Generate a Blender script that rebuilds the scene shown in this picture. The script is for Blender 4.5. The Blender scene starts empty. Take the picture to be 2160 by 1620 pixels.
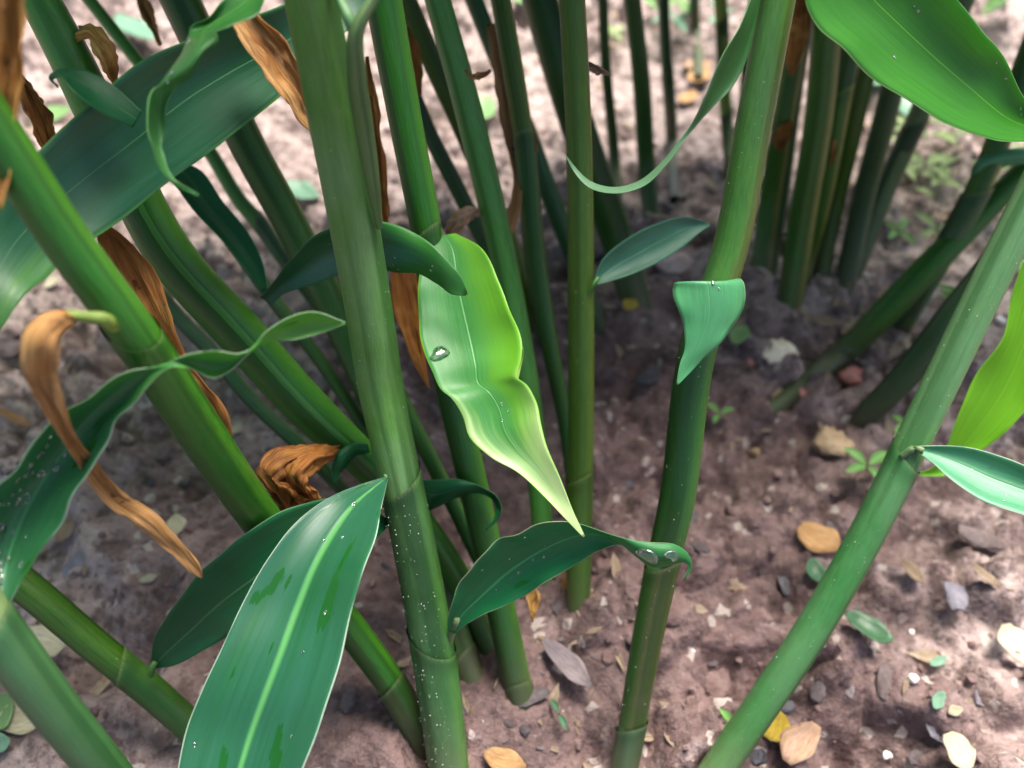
import bpy, bmesh, math, random
import numpy as np
from mathutils import Vector, Matrix

rnd = random.Random(7)
rng = np.random.default_rng(11)
sc = bpy.context.scene
col = sc.collection

# ------------------------------------------------------------------ camera
CAM_H, PITCH, FPX = 0.40, math.radians(50.0), 1700.0
cam = bpy.data.cameras.new("camera")
cam.sensor_width = 36.0
cam.lens = 36.0 * FPX / 2160.0
cam.clip_start, cam.clip_end = 0.01, 300.0
cam.dof.use_dof = True
cam.dof.focus_distance = 0.305
cam.dof.aperture_fstop = 6.0
camo = bpy.data.objects.new("camera", cam)
camo.location = (0, 0, CAM_H)
camo.rotation_euler = (math.pi / 2 - PITCH, 0, 0)
col.objects.link(camo)
sc.camera = camo

# ------------------------------------------------------------------ world, sun, exposure
SUN_EL, SUN_AZ = math.radians(66), math.radians(28)      # azimuth from +Y towards +X
w = bpy.data.worlds.new("World")
sc.world = w
w.use_nodes = True
nt = w.node_tree
sky = nt.nodes.new("ShaderNodeTexSky")
sky.sky_type = 'NISHITA'
sky.sun_disc = False
sky.sun_elevation = SUN_EL
sky.sun_rotation = SUN_AZ
sky.air_density, sky.dust_density, sky.ozone_density = 0.55, 4.0, 0.3
nt.links.new(sky.outputs[0], nt.nodes["Background"].inputs[0])
nt.nodes["Background"].inputs[1].default_value = 0.05
sun = bpy.data.lights.new("sun", 'SUN')
sun.energy = 1.5
sun.angle = math.radians(28)
sun.color = (1.0, 0.95, 0.88)
suno = bpy.data.objects.new("sun", sun)
sd = Vector((math.sin(SUN_AZ) * math.cos(SUN_EL), math.cos(SUN_AZ) * math.cos(SUN_EL), math.sin(SUN_EL)))
suno.rotation_euler = sd.to_track_quat('Z', 'Y').to_euler()
suno.location = sd * 5
col.objects.link(suno)
sc.view_settings.view_transform = 'Standard'
sc.view_settings.look = 'None'
sc.view_settings.exposure = 2.95
sc.view_settings.gamma = 1.0
sc.render.engine = 'CYCLES'
sc.cycles.use_denoising = True
sc.cycles.max_bounces = 8

# ------------------------------------------------------------------ geometry of the view (places things in the world)
ST, CT = math.sin(PITCH), math.cos(PITCH)
CAMP = np.array([0, 0, CAM_H])
RGT, FWD, UPV = np.array([1., 0, 0]), np.array([0, CT, -ST]), np.array([0, ST, CT])

def P(x, y, z):
    return CAMP + RGT * ((x - 1080) / FPX * z) + FWD * z - UPV * ((y - 810) / FPX * z)

def gz(x, y):
    return CAM_H / (ST + CT * (y - 810) / FPX)

def proj(p):
    d = np.asarray(p) - CAMP
    z = d @ FWD
    return np.stack([1080 + FPX * (d @ RGT) / z, 810 - FPX * (d @ UPV) / z, z], -1)

# ------------------------------------------------------------------ noise
_T = rng.random((256, 256))
def vnoise(x, y):
    xi, yi = np.floor(x).astype(int), np.floor(y).astype(int)
    fx, fy = x - xi, y - yi
    fx, fy = fx * fx * (3 - 2 * fx), fy * fy * (3 - 2 * fy)
    a = _T[xi & 255, yi & 255]; b = _T[(xi + 1) & 255, yi & 255]
    c = _T[xi & 255, (yi + 1) & 255]; d = _T[(xi + 1) & 255, (yi + 1) & 255]
    return (a * (1 - fx) + b * fx) * (1 - fy) + (c * (1 - fx) + d * fx) * fy - 0.5

def cells(x, y):
    """distance to nearest jittered cell centre and that cell's random value"""
    xi, yi = np.floor(x).astype(int), np.floor(y).astype(int)
    best = np.full(x.shape, 9.0); val = np.zeros(x.shape)
    for ox in (-1, 0, 1):
        for oy in (-1, 0, 1):
            cx, cy = xi + ox, yi + oy
            px = cx + _T[cx & 255, (cy * 7 + 13) & 255]
            py = cy + _T[(cx * 5 + 71) & 255, cy & 255]
            d = (px - x) ** 2 + (py - y) ** 2
            m = d < best
            best = np.where(m, d, best)
            val = np.where(m, _T[(cx * 3 + 17) & 255, (cy * 11 + 5) & 255], val)
    return np.sqrt(best), val

FEET = np.array([P(x, y, gz(x, y))[:2] for x, y in [(958, 1712), (1308, 1660), (1440, 1735), (1217, 1335), (1113, 1535), (1152, 1230), (1212, 1130), (1350, 668), (892, 1570), (560, 1725), (520, 2030), (1046, 1395), (1026, 1492), (965, 1310), (815, 860), (770, 1090), (1306, 440), (1378, 500), (1420, 375), (1472, 128), (1540, 370), (1658, 664), (1688, 620), (1596, 610), (1776, 610), (1795, 580), (1822, 880), (1905, 680), (1690, 812), (1730, 600), (1612, 655), (1722, 480), (1562, 390), (1120, 700), (1150, 720), (1262, 690), (1095, 1400)]])      # soil heaps up a little round each cane
def soil_h(x, y):
    x, y = np.asarray(x, float), np.asarray(y, float)
    wx, wy = x + 0.010 * vnoise(x * 60, y * 60 + 9), y + 0.010 * vnoise(x * 60 + 40, y * 60)
    h = 0.024 * vnoise(x * 7 + 3, y * 7 + 8) + 0.018 * vnoise(x * 19, y * 19)
    h0 = h
    d1, v1 = cells(wx * 34, wy * 34)
    h = h + (0.017 * v1 + 0.002) * np.clip(1.05 - d1 * d1 * 1.7, 0, 1)
    d2, v2 = cells(wx * 82 + 11, wy * 82 + 3)
    h = h + 0.0085 * v2 * v2 * np.clip(1.15 - d2 * d2 * 1.8, 0, 1)
    d3, v3 = cells(wx * 210 + 5, wy * 210 + 31)
    h = h + 0.0042 * v3 * v3 * np.clip(1.1 - d3 * d3 * 1.7, 0, 1)
    flat_ = np.clip((vnoise(x * 7 + 21, y * 7 + 33) + 0.16) * 5, 0.40, 1.0)
    h = h0 + (h - h0) * flat_
    h = h + (0.0018 + 0.0028 * flat_) * vnoise(x * 120, y * 120) + 0.0022 * vnoise(x * 310, y * 310)
    h = h - 0.016 * np.clip(vnoise(x * 27 + 50, y * 27 + 7) - 0.17, 0, 1) * 4.5
    for fx, fy in FEET:
        h = h + 0.0075 * np.exp(-((x - fx) ** 2 + (y - fy) ** 2) / 0.017 ** 2)
    return h - SOIL0

SOIL0 = 0.0
_gx, _gy = np.meshgrid(np.linspace(-.4, .4, 160), np.linspace(.05, .8, 160))
SOIL0 = float(np.percentile(soil_h(_gx, _gy), 58))

# ------------------------------------------------------------------ small helpers
def link(name, verts, faces, mat, parent=None, uvs=None, smooth=True):
    me = bpy.data.meshes.new(name)
    me.from_pydata([tuple(map(float, v)) for v in verts], [], faces)
    if uvs is not None:
        ul = me.uv_layers.new(name="UVMap")
        li = np.empty(len(me.loops), np.int32)
        me.loops.foreach_get("vertex_index", li)
        ul.data.foreach_set("uv", np.asarray(uvs, np.float32)[li].ravel())
    if smooth:
        me.polygons.foreach_set("use_smooth", [True] * len(me.polygons))
    me.materials.append(mat)
    me.update()
    o = bpy.data.objects.new(name, me)
    col.objects.link(o)
    if parent is not None:
        o.parent = parent
        o.matrix_parent_inverse = Matrix.Translation(-Vector(parent.location))
    return o

def tag(o, label=None, cat=None, group=None, kind=None):
    for k, v in (("label", label), ("category", cat), ("group", group), ("kind", kind)):
        if v:
            o[k] = v
    return o

def empty(name, loc, label, cat, group=None):
    o = bpy.data.objects.new(name, None)
    o.empty_display_size = 0.02
    o.location = tuple(map(float, loc))
    col.objects.link(o)
    return tag(o, label, cat, group)

def hermite(A, n):
    """A: (k, ...) samples -> n points along a smooth curve, spaced by chord length of the mean"""
    A = np.asarray(A, float)
    k = len(A)
    flat = A.reshape(k, -1, A.shape[-1])
    m = flat.mean(1)
    d = np.maximum(np.linalg.norm(np.diff(m, axis=0), axis=1), 1e-6)
    t = np.concatenate([[0], np.cumsum(d)])
    T = np.zeros_like(A)
    dt = d.reshape((-1,) + (1,) * (A.ndim - 1))
    s = np.diff(A, axis=0) / dt
    T[0], T[-1] = s[0], s[-1]
    if k > 2:
        T[1:-1] = (s[:-1] * dt[1:] + s[1:] * dt[:-1]) / (dt[1:] + dt[:-1])
    q = np.linspace(0, t[-1], n)
    i = np.clip(np.searchsorted(t, q, side='right') - 1, 0, k - 2)
    sh = (-1,) + (1,) * (A.ndim - 1)
    h = (t[i + 1] - t[i]).reshape(sh)
    u = ((q - t[i]) / (t[i + 1] - t[i])).reshape(sh)
    return (A[i] * (2 * u**3 - 3 * u**2 + 1) + T[i] * h * (u**3 - 2 * u**2 + u)
            + A[i + 1] * (-2 * u**3 + 3 * u**2) + T[i + 1] * h * (u**3 - u**2))

# ------------------------------------------------------------------ materials
class N:
    """tiny node-graph writer"""
    def __init__(s, name):
        s.m = bpy.data.materials.new(name); s.m.use_nodes = True
        s.t = s.m.node_tree; s.n = s.t.nodes; s.l = s.t.links
        s.p = s.n["Principled BSDF"]; s.out = s.n["Material Output"]
    def put(s, node, k, v):
        if isinstance(v, bpy.types.NodeSocket): s.l.new(v, node.inputs[k])
        else: node.inputs[k].default_value = v
    def node(s, ty, **kw):
        return s.n.new(ty)
    def math(s, op, a, b=0.0, c=0.0, clamp=False):
        q = s.n.new("ShaderNodeMath"); q.operation = op; q.use_clamp = clamp
        s.put(q, 0, a); s.put(q, 1, b); s.put(q, 2, c)
        return q.outputs[0]
    def mix(s, f, a, b, mode='MIX'):
        q = s.n.new("ShaderNodeMixRGB"); q.blend_type = mode
        s.put(q, 0, f); s.put(q, 1, c4(a)); s.put(q, 2, c4(b))
        return q.outputs[0]
    def smooth(s, x, lo, hi, a=0.0, b=1.0):
        q = s.n.new("ShaderNodeMapRange"); q.interpolation_type = 'SMOOTHSTEP'
        s.put(q, 0, x); s.put(q, 1, lo); s.put(q, 2, hi); s.put(q, 3, a); s.put(q, 4, b)
        return q.outputs[0]
    def uv(s):
        q = s.n.new("ShaderNodeUVMap"); q.uv_map = "UVMap"
        x = s.n.new("ShaderNodeSeparateXYZ"); s.l.new(q.outputs[0], x.inputs[0])
        return x.outputs[0], x.outputs[1]
    def vec(s, x, y, z=0.0):
        q = s.n.new("ShaderNodeCombineXYZ"); s.put(q, 0, x); s.put(q, 1, y); s.put(q, 2, z)
        return q.outputs[0]
    def noise(s, v, scale, detail=2.0, rough=0.5, dist=0.0):
        q = s.n.new("ShaderNodeTexNoise")
        if v is not None: s.l.new(v, q.inputs["Vector"])
        q.inputs["Scale"].default_value = scale; q.inputs["Detail"].default_value = detail
        q.inputs["Roughness"].default_value = rough; q.inputs["Distortion"].default_value = dist
        return q.outputs[0]
    def voronoi(s, v, scale, out=0):
        q = s.n.new("ShaderNodeTexVoronoi"); q.inputs["Scale"].default_value = scale
        if v is not None: s.l.new(v, q.inputs["Vector"])
        return q.outputs[out]
    def pos(s):
        return s.n.new("ShaderNodeNewGeometry").outputs["Position"]
    def bump(s, h, strength, dist):
        q = s.n.new("ShaderNodeBump"); q.inputs["Strength"].default_value = strength
        q.inputs["Distance"].default_value = dist; s.l.new(h, q.inputs["Height"])
        s.l.new(q.outputs[0], s.p.inputs["Normal"])
        return q.outputs[0]

def c4(v):
    return v if isinstance(v, bpy.types.NodeSocket) else (tuple(v) + (1.0,) if len(v) == 3 else tuple(v))

_mc = {}
def stem_mat(main, side=None, split=0.62, streak=0.35, rough=0.42, bloom=0.0, low=None, band=0.6):
    """cane of rolled leaf sheaths: lengthwise fibres, a second tone on one side, waxy bloom, stained foot"""
    main = tuple(k * q for k, q in zip(main, (0.5, 0.66, 0.5)))
    side = tuple(k * q for k, q in zip(side, (0.62, 0.70, 0.5))) if side else None
    key = ('stem', main, side, split, streak, rough, bloom, low, band)
    if key in _mc: return _mc[key]
    g = N("cane_skin"); u, v = g.uv()
    fib = g.noise(g.vec(g.math('MULTIPLY', u, 46.0), g.math('MULTIPLY', v, 9.0)), 1.0, 3.0, 0.6)
    fine = g.noise(g.vec(g.math('MULTIPLY', u, 150.0), g.math('MULTIPLY', v, 14.0)), 1.0, 2.0)
    blot = g.noise(g.pos(), 42.0, 3.0)
    c = main
    if side:
        e = g.math('ADD', u, g.math('MULTIPLY_ADD', fib, 0.16, -0.08))
        c = g.mix(g.smooth(e, split - 0.05, split + 0.07), main, side)
    dark = tuple(k * 0.5 for k in main)
    c = g.mix(g.math('MULTIPLY', g.smooth(fib, 0.42, 0.68), streak), c, dark)
    lite = tuple(min(1, k * 1.7 + 0.015) for k in main)
    c = g.mix(g.math('MULTIPLY', g.smooth(fine, 0.5, 0.75), streak * 0.45), c, lite)
    c = g.mix(g.math('MULTIPLY', g.smooth(blot, 0.5, 0.72), 0.35), c, tuple(k * q for k, q in zip(main, (1.3, 1.15, 0.8))))
    if bloom:
        b2 = g.noise(g.pos(), 19.0, 4.0, 0.6)
        c = g.mix(g.math('MULTIPLY', g.smooth(b2, 0.36, 0.62), bloom), c, (0.13, 0.22, 0.12))
    oi = g.n.new("ShaderNodeObjectInfo").outputs["Random"]
    bd = g.noise(g.vec(g.math('MULTIPLY', u, 6.5), g.math('MULTIPLY', v, 0.22), g.math('MULTIPLY', oi, 60.0)), 1.0, 1.5)
    c = g.mix(g.math('MULTIPLY', g.smooth(bd, 0.5, 0.62), band), c, tuple(k * q for k, q in zip(main, (0.3, 0.42, 0.35))))
    c = g.mix(g.math('MULTIPLY', g.smooth(bd, 0.42, 0.3), band * 0.6), c, tuple(k * q for k, q in zip(main, (1.3, 1.2, 1.1))))
    vj = g.math('MULTIPLY_ADD', fine, 0.02, v)
    c = g.mix(g.math('MULTIPLY', g.smooth(vj, 0.035, 0.018), g.smooth(fib, 0.3, 0.7, 0.05, 0.38)), c, (0.20, 0.22, 0.11))
    c = g.mix(g.math('MULTIPLY', g.math('MULTIPLY', g.smooth(vj, 0.03, 0.06), g.smooth(vj, 0.16, 0.06)), 0.35), c, tuple(k * 0.35 for k in main))
    sx = g.n.new("ShaderNodeSeparateXYZ"); g.l.new(g.pos(), sx.inputs[0])
    ft = g.smooth(g.math('MULTIPLY_ADD', blot, 0.05, sx.outputs[2]), 0.075, 0.02)
    c = g.mix(g.math('MULTIPLY', ft, 0.55), c, (0.105, 0.085, 0.05))
    g.put(g.p, "Base Color", c)
    g.put(g.p, "Roughness", g.math('MULTIPLY_ADD', blot, 0.3, rough - 0.15))
    g.put(g.p, "Specular IOR Level", 0.34)
    h = g.math('ADD', g.math('MULTIPLY', fib, 0.7), g.math('MULTIPLY', fine, 0.4))
    g.bump(h, 0.35, 0.0009)
    _mc[key] = g.m
    return g.m

def leaf_mat(base, rib, edge, trans, bloom=(0.12, 0.26, 0.2), bl=0.35, wet=0.0, tip=None, tipv=(0.6, 1.0),
             side=None, rough=0.36, tw=0.28, margin=0.014, ribw=0.03, under=None, seed=0.0, spec=0.42):
    key = ('leaf', base, rib, edge, trans, bloom, bl, wet, tip, tipv, side, rough, tw, margin, ribw, under, seed, spec)
    if key in _mc: return _mc[key]
    g = N("leaf_blade"); u, v = g.uv()
    a = g.math('ABSOLUTE', g.math('SUBTRACT', u, 0.5))               # 0 at the midrib, 0.5 at the margin
    # veins leave the midrib at a narrow angle and run to the margin
    vn = g.math('SUBTRACT', g.math('MULTIPLY', v, 0.8), g.math('MULTIPLY', a, 0.22))
    vv = g.vec(g.math('MULTIPLY', u, 62.0), g.math('MULTIPLY', vn, 5.0), seed)
    vein = g.noise(vv, 1.0, 3.0, 0.65)
    vv2 = g.vec(g.math('MULTIPLY', u, 21.0), g.math('MULTIPLY', vn, 3.0), seed + 3)
    broad = g.noise(vv2, 1.0, 2.0)
    P3 = g.pos()
    blot = g.noise(P3, 34.0, 3.0, 0.55)
    c = g.mix(g.smooth(vein, 0.38, 0.66), tuple(k * 0.86 for k in base), tuple(k * 1.12 for k in base))
    c = g.mix(g.math('MULTIPLY', g.smooth(broad, 0.4, 0.75), 0.3), c, tuple(k * q for k, q in zip(base, (1.7, 1.3, 0.9))))
    if side:
        c = g.mix(g.smooth(g.math('MULTIPLY_ADD', blot, 0.12, u), side[1] - 0.1, side[1] + 0.22), c, side[0])
    if tip:
        e = g.math('MULTIPLY_ADD', broad, 0.18, g.math('SUBTRACT', v, 0.09))
        # yellowing starts at the tip and creeps up the margins
        e = g.math('ADD', e, g.math('MULTIPLY', g.math('MULTIPLY', a, a), 0.9))
        c = g.mix(g.smooth(e, tipv[0], tipv[1]), c, tip)
    bn = g.math('MULTIPLY_ADD', g.noise(g.vec(g.math('MULTIPLY', u, 9.0), g.math('MULTIPLY', vn, 2.6), seed + 9), 1.0, 4.0, 0.6), 0.6, g.math('MULTIPLY', g.noise(P3, 14.0, 2.0), 0.4))
    c = g.mix(g.math('MULTIPLY', g.smooth(bn, 0.2, 0.8), bl), c, bloom)
    rw = g.math('MULTIPLY_ADD', v, -ribw * 0.75, ribw)
    rm = g.smooth(a, g.math('MULTIPLY', rw, 0.1), rw, 1.0, 0.0)
    c = g.mix(g.math('MULTIPLY', rm, 0.7), c, rib)
    em = g.math('MULTIPLY', g.smooth(a, 0.5 - margin, 0.5 - margin * 0.3), g.smooth(g.noise(g.vec(g.math('GREATER_THAN', u, 0.5), g.math('MULTIPLY', v, 5.0), seed), 1.0, 2.0), 0.3, 0.55))
    c = g.mix(g.math('MULTIPLY', em, 0.8), c, edge)
    r = g.math('MULTIPLY_ADD', bn, 0.3, rough - 0.12)
    if wet:
        wn = g.math('MULTIPLY_ADD', g.noise(g.vec(g.math('MULTIPLY', u, 4.5), g.math('MULTIPLY', v, 7.5), seed + 20), 1.0, 1.0, 0.4), 0.82,
                    g.math('MULTIPLY', g.noise(g.vec(g.math('MULTIPLY', u, 26.0), g.math('MULTIPLY', v, 6.0), seed), 1.0, 1.0), 0.18))
        wm = g.smooth(wn, 0.985 - wet, 1.0 - wet)
        c = g.mix(g.math('MULTIPLY', wm, 0.85), c, tuple(k * q for k, q in zip(base, (0.75, 0.95, 0.3))))
        r = g.math('SUBTRACT', r, g.math('MULTIPLY', wm, 0.22), clamp=True)
    if under:
        gm = g.n.new("ShaderNodeNewGeometry")
        c = g.mix(gm.outputs["Backfacing"], c, under)
    g.put(g.p, "Base Color", c); g.put(g.p, "Roughness", r)
    g.put(g.p, "Specular IOR Level", spec)
    hh = g.math('ADD', g.math('MULTIPLY', vein, 0.6), g.math('MULTIPLY', rm, -1.2))
    nb = g.bump(hh, 0.4, 0.0005)
    tr = g.n.new("ShaderNodeBsdfTranslucent")
    tc = g.mix(0.5, c, trans)
    g.put(tr, 0, tc)
    ms = g.n.new("ShaderNodeMixShader"); ms.inputs[0].default_value = tw
    g.l.new(g.p.outputs[0], ms.inputs[1]); g.l.new(tr.outputs[0], ms.inputs[2])
    g.l.new(ms.outputs[0], g.out.inputs[0])
    _mc[key] = g.m
    return g.m

def dry_mat(a, b, c3, rough=0.6, tw=0.22):
    key = ('dry', a, b, c3, rough, tw)
    if key in _mc: return _mc[key]
    g = N("withered_blade"); u, v = g.uv()
    f = g.noise(g.vec(g.math('MULTIPLY', u, 9.0), g.math('MULTIPLY', v, 1.6), a[0] * 37), 1.0, 4.0, 0.6, 0.5)
    f2 = g.noise(g.vec(g.math('MULTIPLY', u, 70.0), g.math('MULTIPLY', v, 4.0)), 1.0, 2.0)
    bl = g.noise(g.pos(), 60.0, 4.0, 0.6)
    c = g.mix(g.smooth(f, 0.36, 0.64), a, b)
    c = g.mix(g.math('MULTIPLY', g.smooth(bl, 0.5, 0.72), 0.8), c, c3)
    c = g.mix(g.math('MULTIPLY', g.smooth(f2, 0.48, 0.66), 0.65), c, tuple(k * 0.4 for k in a))
    f3 = g.noise(g.vec(g.math('MULTIPLY', u, 34.0), g.math('MULTIPLY', v, 2.2), 4.0), 1.0, 2.0)
    c = g.mix(g.math('MULTIPLY', g.smooth(f3, 0.52, 0.66), 0.5), c, tuple(min(.8, k * 1.35 + .05) for k in b))
    sp = g.smooth(g.noise(g.pos(), 170.0, 2.0), 0.68, 0.74)
    c = g.mix(g.math('MULTIPLY', sp, 0.7), c, (0.03, 0.014, 0.006))
    g.put(g.p, "Base Color", c); g.put(g.p, "Roughness", rough); g.put(g.p, "Specular IOR Level", 0.3)
    g.bump(g.math('ADD', g.math('ADD', f2, g.math('MULTIPLY', f3, 1.3)), g.math('MULTIPLY', f, 1.5)), 0.8, 0.0012)
    tr = g.n.new("ShaderNodeBsdfTranslucent"); g.put(tr, 0, c)
    ms = g.n.new("ShaderNodeMixShader"); ms.inputs[0].default_value = tw
    g.l.new(g.p.outputs[0], ms.inputs[1]); g.l.new(tr.outputs[0], ms.inputs[2])
    g.l.new(ms.outputs[0], g.out.inputs[0])
    _mc[key] = g.m
    return g.m

def solid_mat(name, a, b, scale=60.0, rough=0.75, bump=0.5, spec=0.3, bd=0.001):
    key = ('solid', name, a, b, scale, rough)
    if key in _mc: return _mc[key]
    g = N(name)
    n1 = g.noise(g.pos(), scale, 4.0, 0.6); n2 = g.noise(g.pos(), scale * 5, 3.0)
    c = g.mix(g.smooth(n1, 0.35, 0.65), a, b)
    c = g.mix(g.math('MULTIPLY', g.smooth(n2, 0.5, 0.75), 0.45), c, tuple(k * 0.5 for k in a))
    g.put(g.p, "Base Color", c); g.put(g.p, "Roughness", rough); g.put(g.p, "Specular IOR Level", spec)
    g.bump(g.math('ADD', n1, n2), bump, bd)
    _mc[key] = g.m
    return g.m

def soil_mat():
    g = N("damp_soil"); p = g.pos()
    n1 = g.noise(p, 9.0, 5.0, 0.6); n2 = g.noise(p, 46.0, 5.0, 0.65); n3 = g.noise(p, 260.0, 4.0, 0.6)
    n4 = g.noise(p, 95.0, 3.0, 0.6)
    sx0 = g.n.new("ShaderNodeSeparateXYZ"); g.l.new(p, sx0.inputs[0])
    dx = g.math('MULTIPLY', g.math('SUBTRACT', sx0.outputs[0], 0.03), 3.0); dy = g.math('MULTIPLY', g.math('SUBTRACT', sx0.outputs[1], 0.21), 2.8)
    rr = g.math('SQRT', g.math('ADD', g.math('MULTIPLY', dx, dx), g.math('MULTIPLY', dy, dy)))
    clump_shade = g.smooth(g.math('MULTIPLY_ADD', n1, 0.9, rr), 0.85, 1.4, 1.0, 0.0)      # shade under the clump put into the soil colour, noisy at its edge
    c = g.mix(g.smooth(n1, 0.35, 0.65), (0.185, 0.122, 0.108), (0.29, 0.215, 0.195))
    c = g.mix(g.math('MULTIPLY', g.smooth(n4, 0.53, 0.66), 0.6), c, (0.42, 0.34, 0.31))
    c = g.mix(g.math('MULTIPLY_ADD', clump_shade, -0.30, 0.30), c, (0.44, 0.37, 0.345))  # sunlight on the open ground put into the colour as paler soil
    c = g.mix(g.math('MULTIPLY', clump_shade, 0.85), c, (0.115, 0.068, 0.063))
    n5 = g.noise(p, 33.0, 4.0, 0.62, 0.6)
    c = g.mix(g.math('MULTIPLY', g.smooth(n2, 0.48, 0.58), 0.7), c, (0.075, 0.047, 0.043))  # dark blotches painted for the shade in crevices
    c = g.mix(g.math('MULTIPLY', g.smooth(n5, 0.56, 0.68), 0.34), c, (0.36, 0.275, 0.265))
    c = g.mix(g.math('MULTIPLY', g.smooth(n5, 0.40, 0.31), 0.75), c, (0.045, 0.028, 0.027))
    c = g.mix(g.math('MULTIPLY', g.smooth(n3, 0.54, 0.7), 0.22), c, (0.32, 0.245, 0.235))
    c = g.mix(g.math('MULTIPLY', g.smooth(n3, 0.46, 0.3), 0.7), c, (0.055, 0.034, 0.03))
    c = g.mix(g.math('MULTIPLY', g.smooth(n4, 0.42, 0.32), 0.6), c, (0.042, 0.026, 0.024))
    vc = g.voronoi(p, 210.0, 1); sx = g.n.new("ShaderNodeSeparateXYZ"); g.l.new(vc, sx.inputs[0])
    c = g.mix(g.math('MULTIPLY', g.math('GREATER_THAN', sx.outputs[0], 0.965), 0.6), c, (0.42, 0.37, 0.33))
    g.put(g.p, "Base Color", c)
    g.put(g.p, "Roughness", g.smooth(n2, 0.3, 0.7, 0.55, 0.9)); g.put(g.p, "Specular IOR Level", 0.35)
    h = g.math('ADD', g.math('MULTIPLY', n2, 1.0), g.math('MULTIPLY', n3, 0.7))
    g.bump(h, 0.8, 0.004)
    return g.m
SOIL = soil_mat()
CLOD = solid_mat("soil_clod", (0.12, 0.074, 0.067), (0.19, 0.13, 0.12), 70, 0.85, 0.7, 0.25, 0.002)

def water_mat():
    g = N("clear_water")
    g.put(g.p, "Base Color", (1, 1, 1, 1)); g.put(g.p, "Roughness", 0.07)
    g.put(g.p, "Transmission Weight", 1.0); g.put(g.p, "IOR", 1.45)
    g.bump(g.noise(g.pos(), 900.0, 1.0), 0.35, 0.0005)
    gl = g.n.new("ShaderNodeBsdfGlossy"); gl.inputs["Roughness"].default_value = 0.16
    ms = g.n.new("ShaderNodeMixShader"); ms.inputs[0].default_value = 0.045
    g.l.new(g.p.outputs[0], ms.inputs[1]); g.l.new(gl.outputs[0], ms.inputs[2]); g.l.new(ms.outputs[0], g.out.inputs[0])
    return g.m
WATER = water_mat()

# ------------------------------------------------------------------ ground
def axis(lo, hi, step, far):
    core = np.arange(lo, hi + step / 2, step)
    k = []
    d, x = step, 0.0
    while x < far:
        d *= 1.22; x += d; k.append(x)
    k = np.array(k)
    return np.concatenate([lo - k[::-1], core, hi + k])

def ground():
    xs = axis(-0.72, 0.74, 0.0021, 40.0); ys = axis(-0.02, 1.10, 0.0021, 40.0)
    X, Y = np.meshgrid(xs, ys)
    Z = soil_h(X, Y)
    nx, ny = len(xs), len(ys)
    V = np.stack([X.ravel(), Y.ravel(), Z.ravel()], 1).astype(np.float32)
    i = (np.arange(ny - 1)[:, None] * nx + np.arange(nx - 1)[None]).ravel()
    F = np.stack([i, i + 1, i + nx + 1, i + nx], 1).astype(np.int32)
    me = bpy.data.meshes.new("ground")
    me.vertices.add(len(V)); me.vertices.foreach_set("co", V.ravel())
    me.loops.add(F.size); me.loops.foreach_set("vertex_index", F.ravel())
    me.polygons.add(len(F)); me.polygons.foreach_set("loop_start", np.arange(len(F), dtype=np.int32) * 4)
    me.polygons.foreach_set("use_smooth", np.ones(len(F), bool))
    me.update(calc_edges=True); me.validate()
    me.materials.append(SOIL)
    o = bpy.data.objects.new("ground", me); col.objects.link(o)
    tag(o, "lumpy purplish brown garden soil under the clump", kind="structure")
ground()

def ico(sub=1):
    bm = bmesh.new(); bmesh.ops.create_icosphere(bm, subdivisions=sub, radius=1.0)
    v = np.array([x.co[:] for x in bm.verts]); f = [[x.index for x in q.verts] for q in bm.faces]
    bm.free(); return v, np.array(f)
ICO1, ICO2, ICO3 = ico(1), ico(2), ico(3)

def lump(ic, size, squash, seed):
    r = np.random.default_rng(seed)
    v, f = ic
    v = v.copy()
    for _ in range(5):
        n = r.normal(size=3); n /= np.linalg.norm(n)
        d = v @ n; lim = r.uniform(0.55, 0.9)
        v = v - np.outer(np.clip(d - lim, 0, None), n)      # flat broken faces
    v = v * (1 + 0.10 * r.normal(size=(len(v), 1)))
    return v * np.array([size * r.uniform(0.8, 1.3), size * r.uniform(0.7, 1.1), size * squash]), f

def crumbs():
    """loose crumbs of soil and grit, uncountable"""
    V, F, n = [], [], 0
    forms = [lump(ICO1, 1.0, 0.75, 100 + i) for i in range(14)]
    for i in range(5200):
        x = rng.uniform(-0.62, 0.66); y = rng.uniform(0.0, 1.05)
        if vnoise(np.array([x * 9.0]), np.array([y * 9.0]))[0] < rng.uniform(-0.5, 0.15): continue
        s = 0.0008 + 0.0030 * rng.random() ** 3.2
        v, f = forms[rng.integers(14)]
        a = rng.uniform(0, 6.28); c_, s_ = math.cos(a), math.sin(a)
        R = np.array([[c_, -s_, 0], [s_, c_, 0], [0, 0, 1]])
        z = float(soil_h(x, y))
        V.append(v @ R.T * s + np.array([x, y, z + s * 0.1])); F.append(f + n); n += len(v)
    o = link("soil_crumbs", np.concatenate(V), np.concatenate(F).tolist(), CLOD, smooth=False)
    tag(o, "loose crumbs of purplish soil scattered over the ground", "soil crumbs", kind="stuff")
crumbs()

# ------------------------------------------------------------------ tubes and leaves
BACK = -FWD
def path3(pts):
    """[(x, y, w, z or None)] top to foot -> points, radii"""
    pts = [list(p) for p in pts]
    if pts[-1][3] is None: pts[-1][3] = gz(pts[-1][0], pts[-1][1])
    s = np.concatenate([[0], np.cumsum([math.hypot(b[0] - a[0], b[1] - a[1]) for a, b in zip(pts, pts[1:])])])
    kn = [i for i, p in enumerate(pts) if p[3] is not None]
    for i, p in enumerate(pts):
        if p[3] is None:
            p[3] = 1.0 / np.interp(s[i], s[kn], [1.0 / pts[k][3] for k in kn])
    c = np.array([P(p[0], p[1], p[3]) for p in pts])
    r = np.array([p[2] * p[3] / (2 * FPX) for p in pts])
    return c, r

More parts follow.
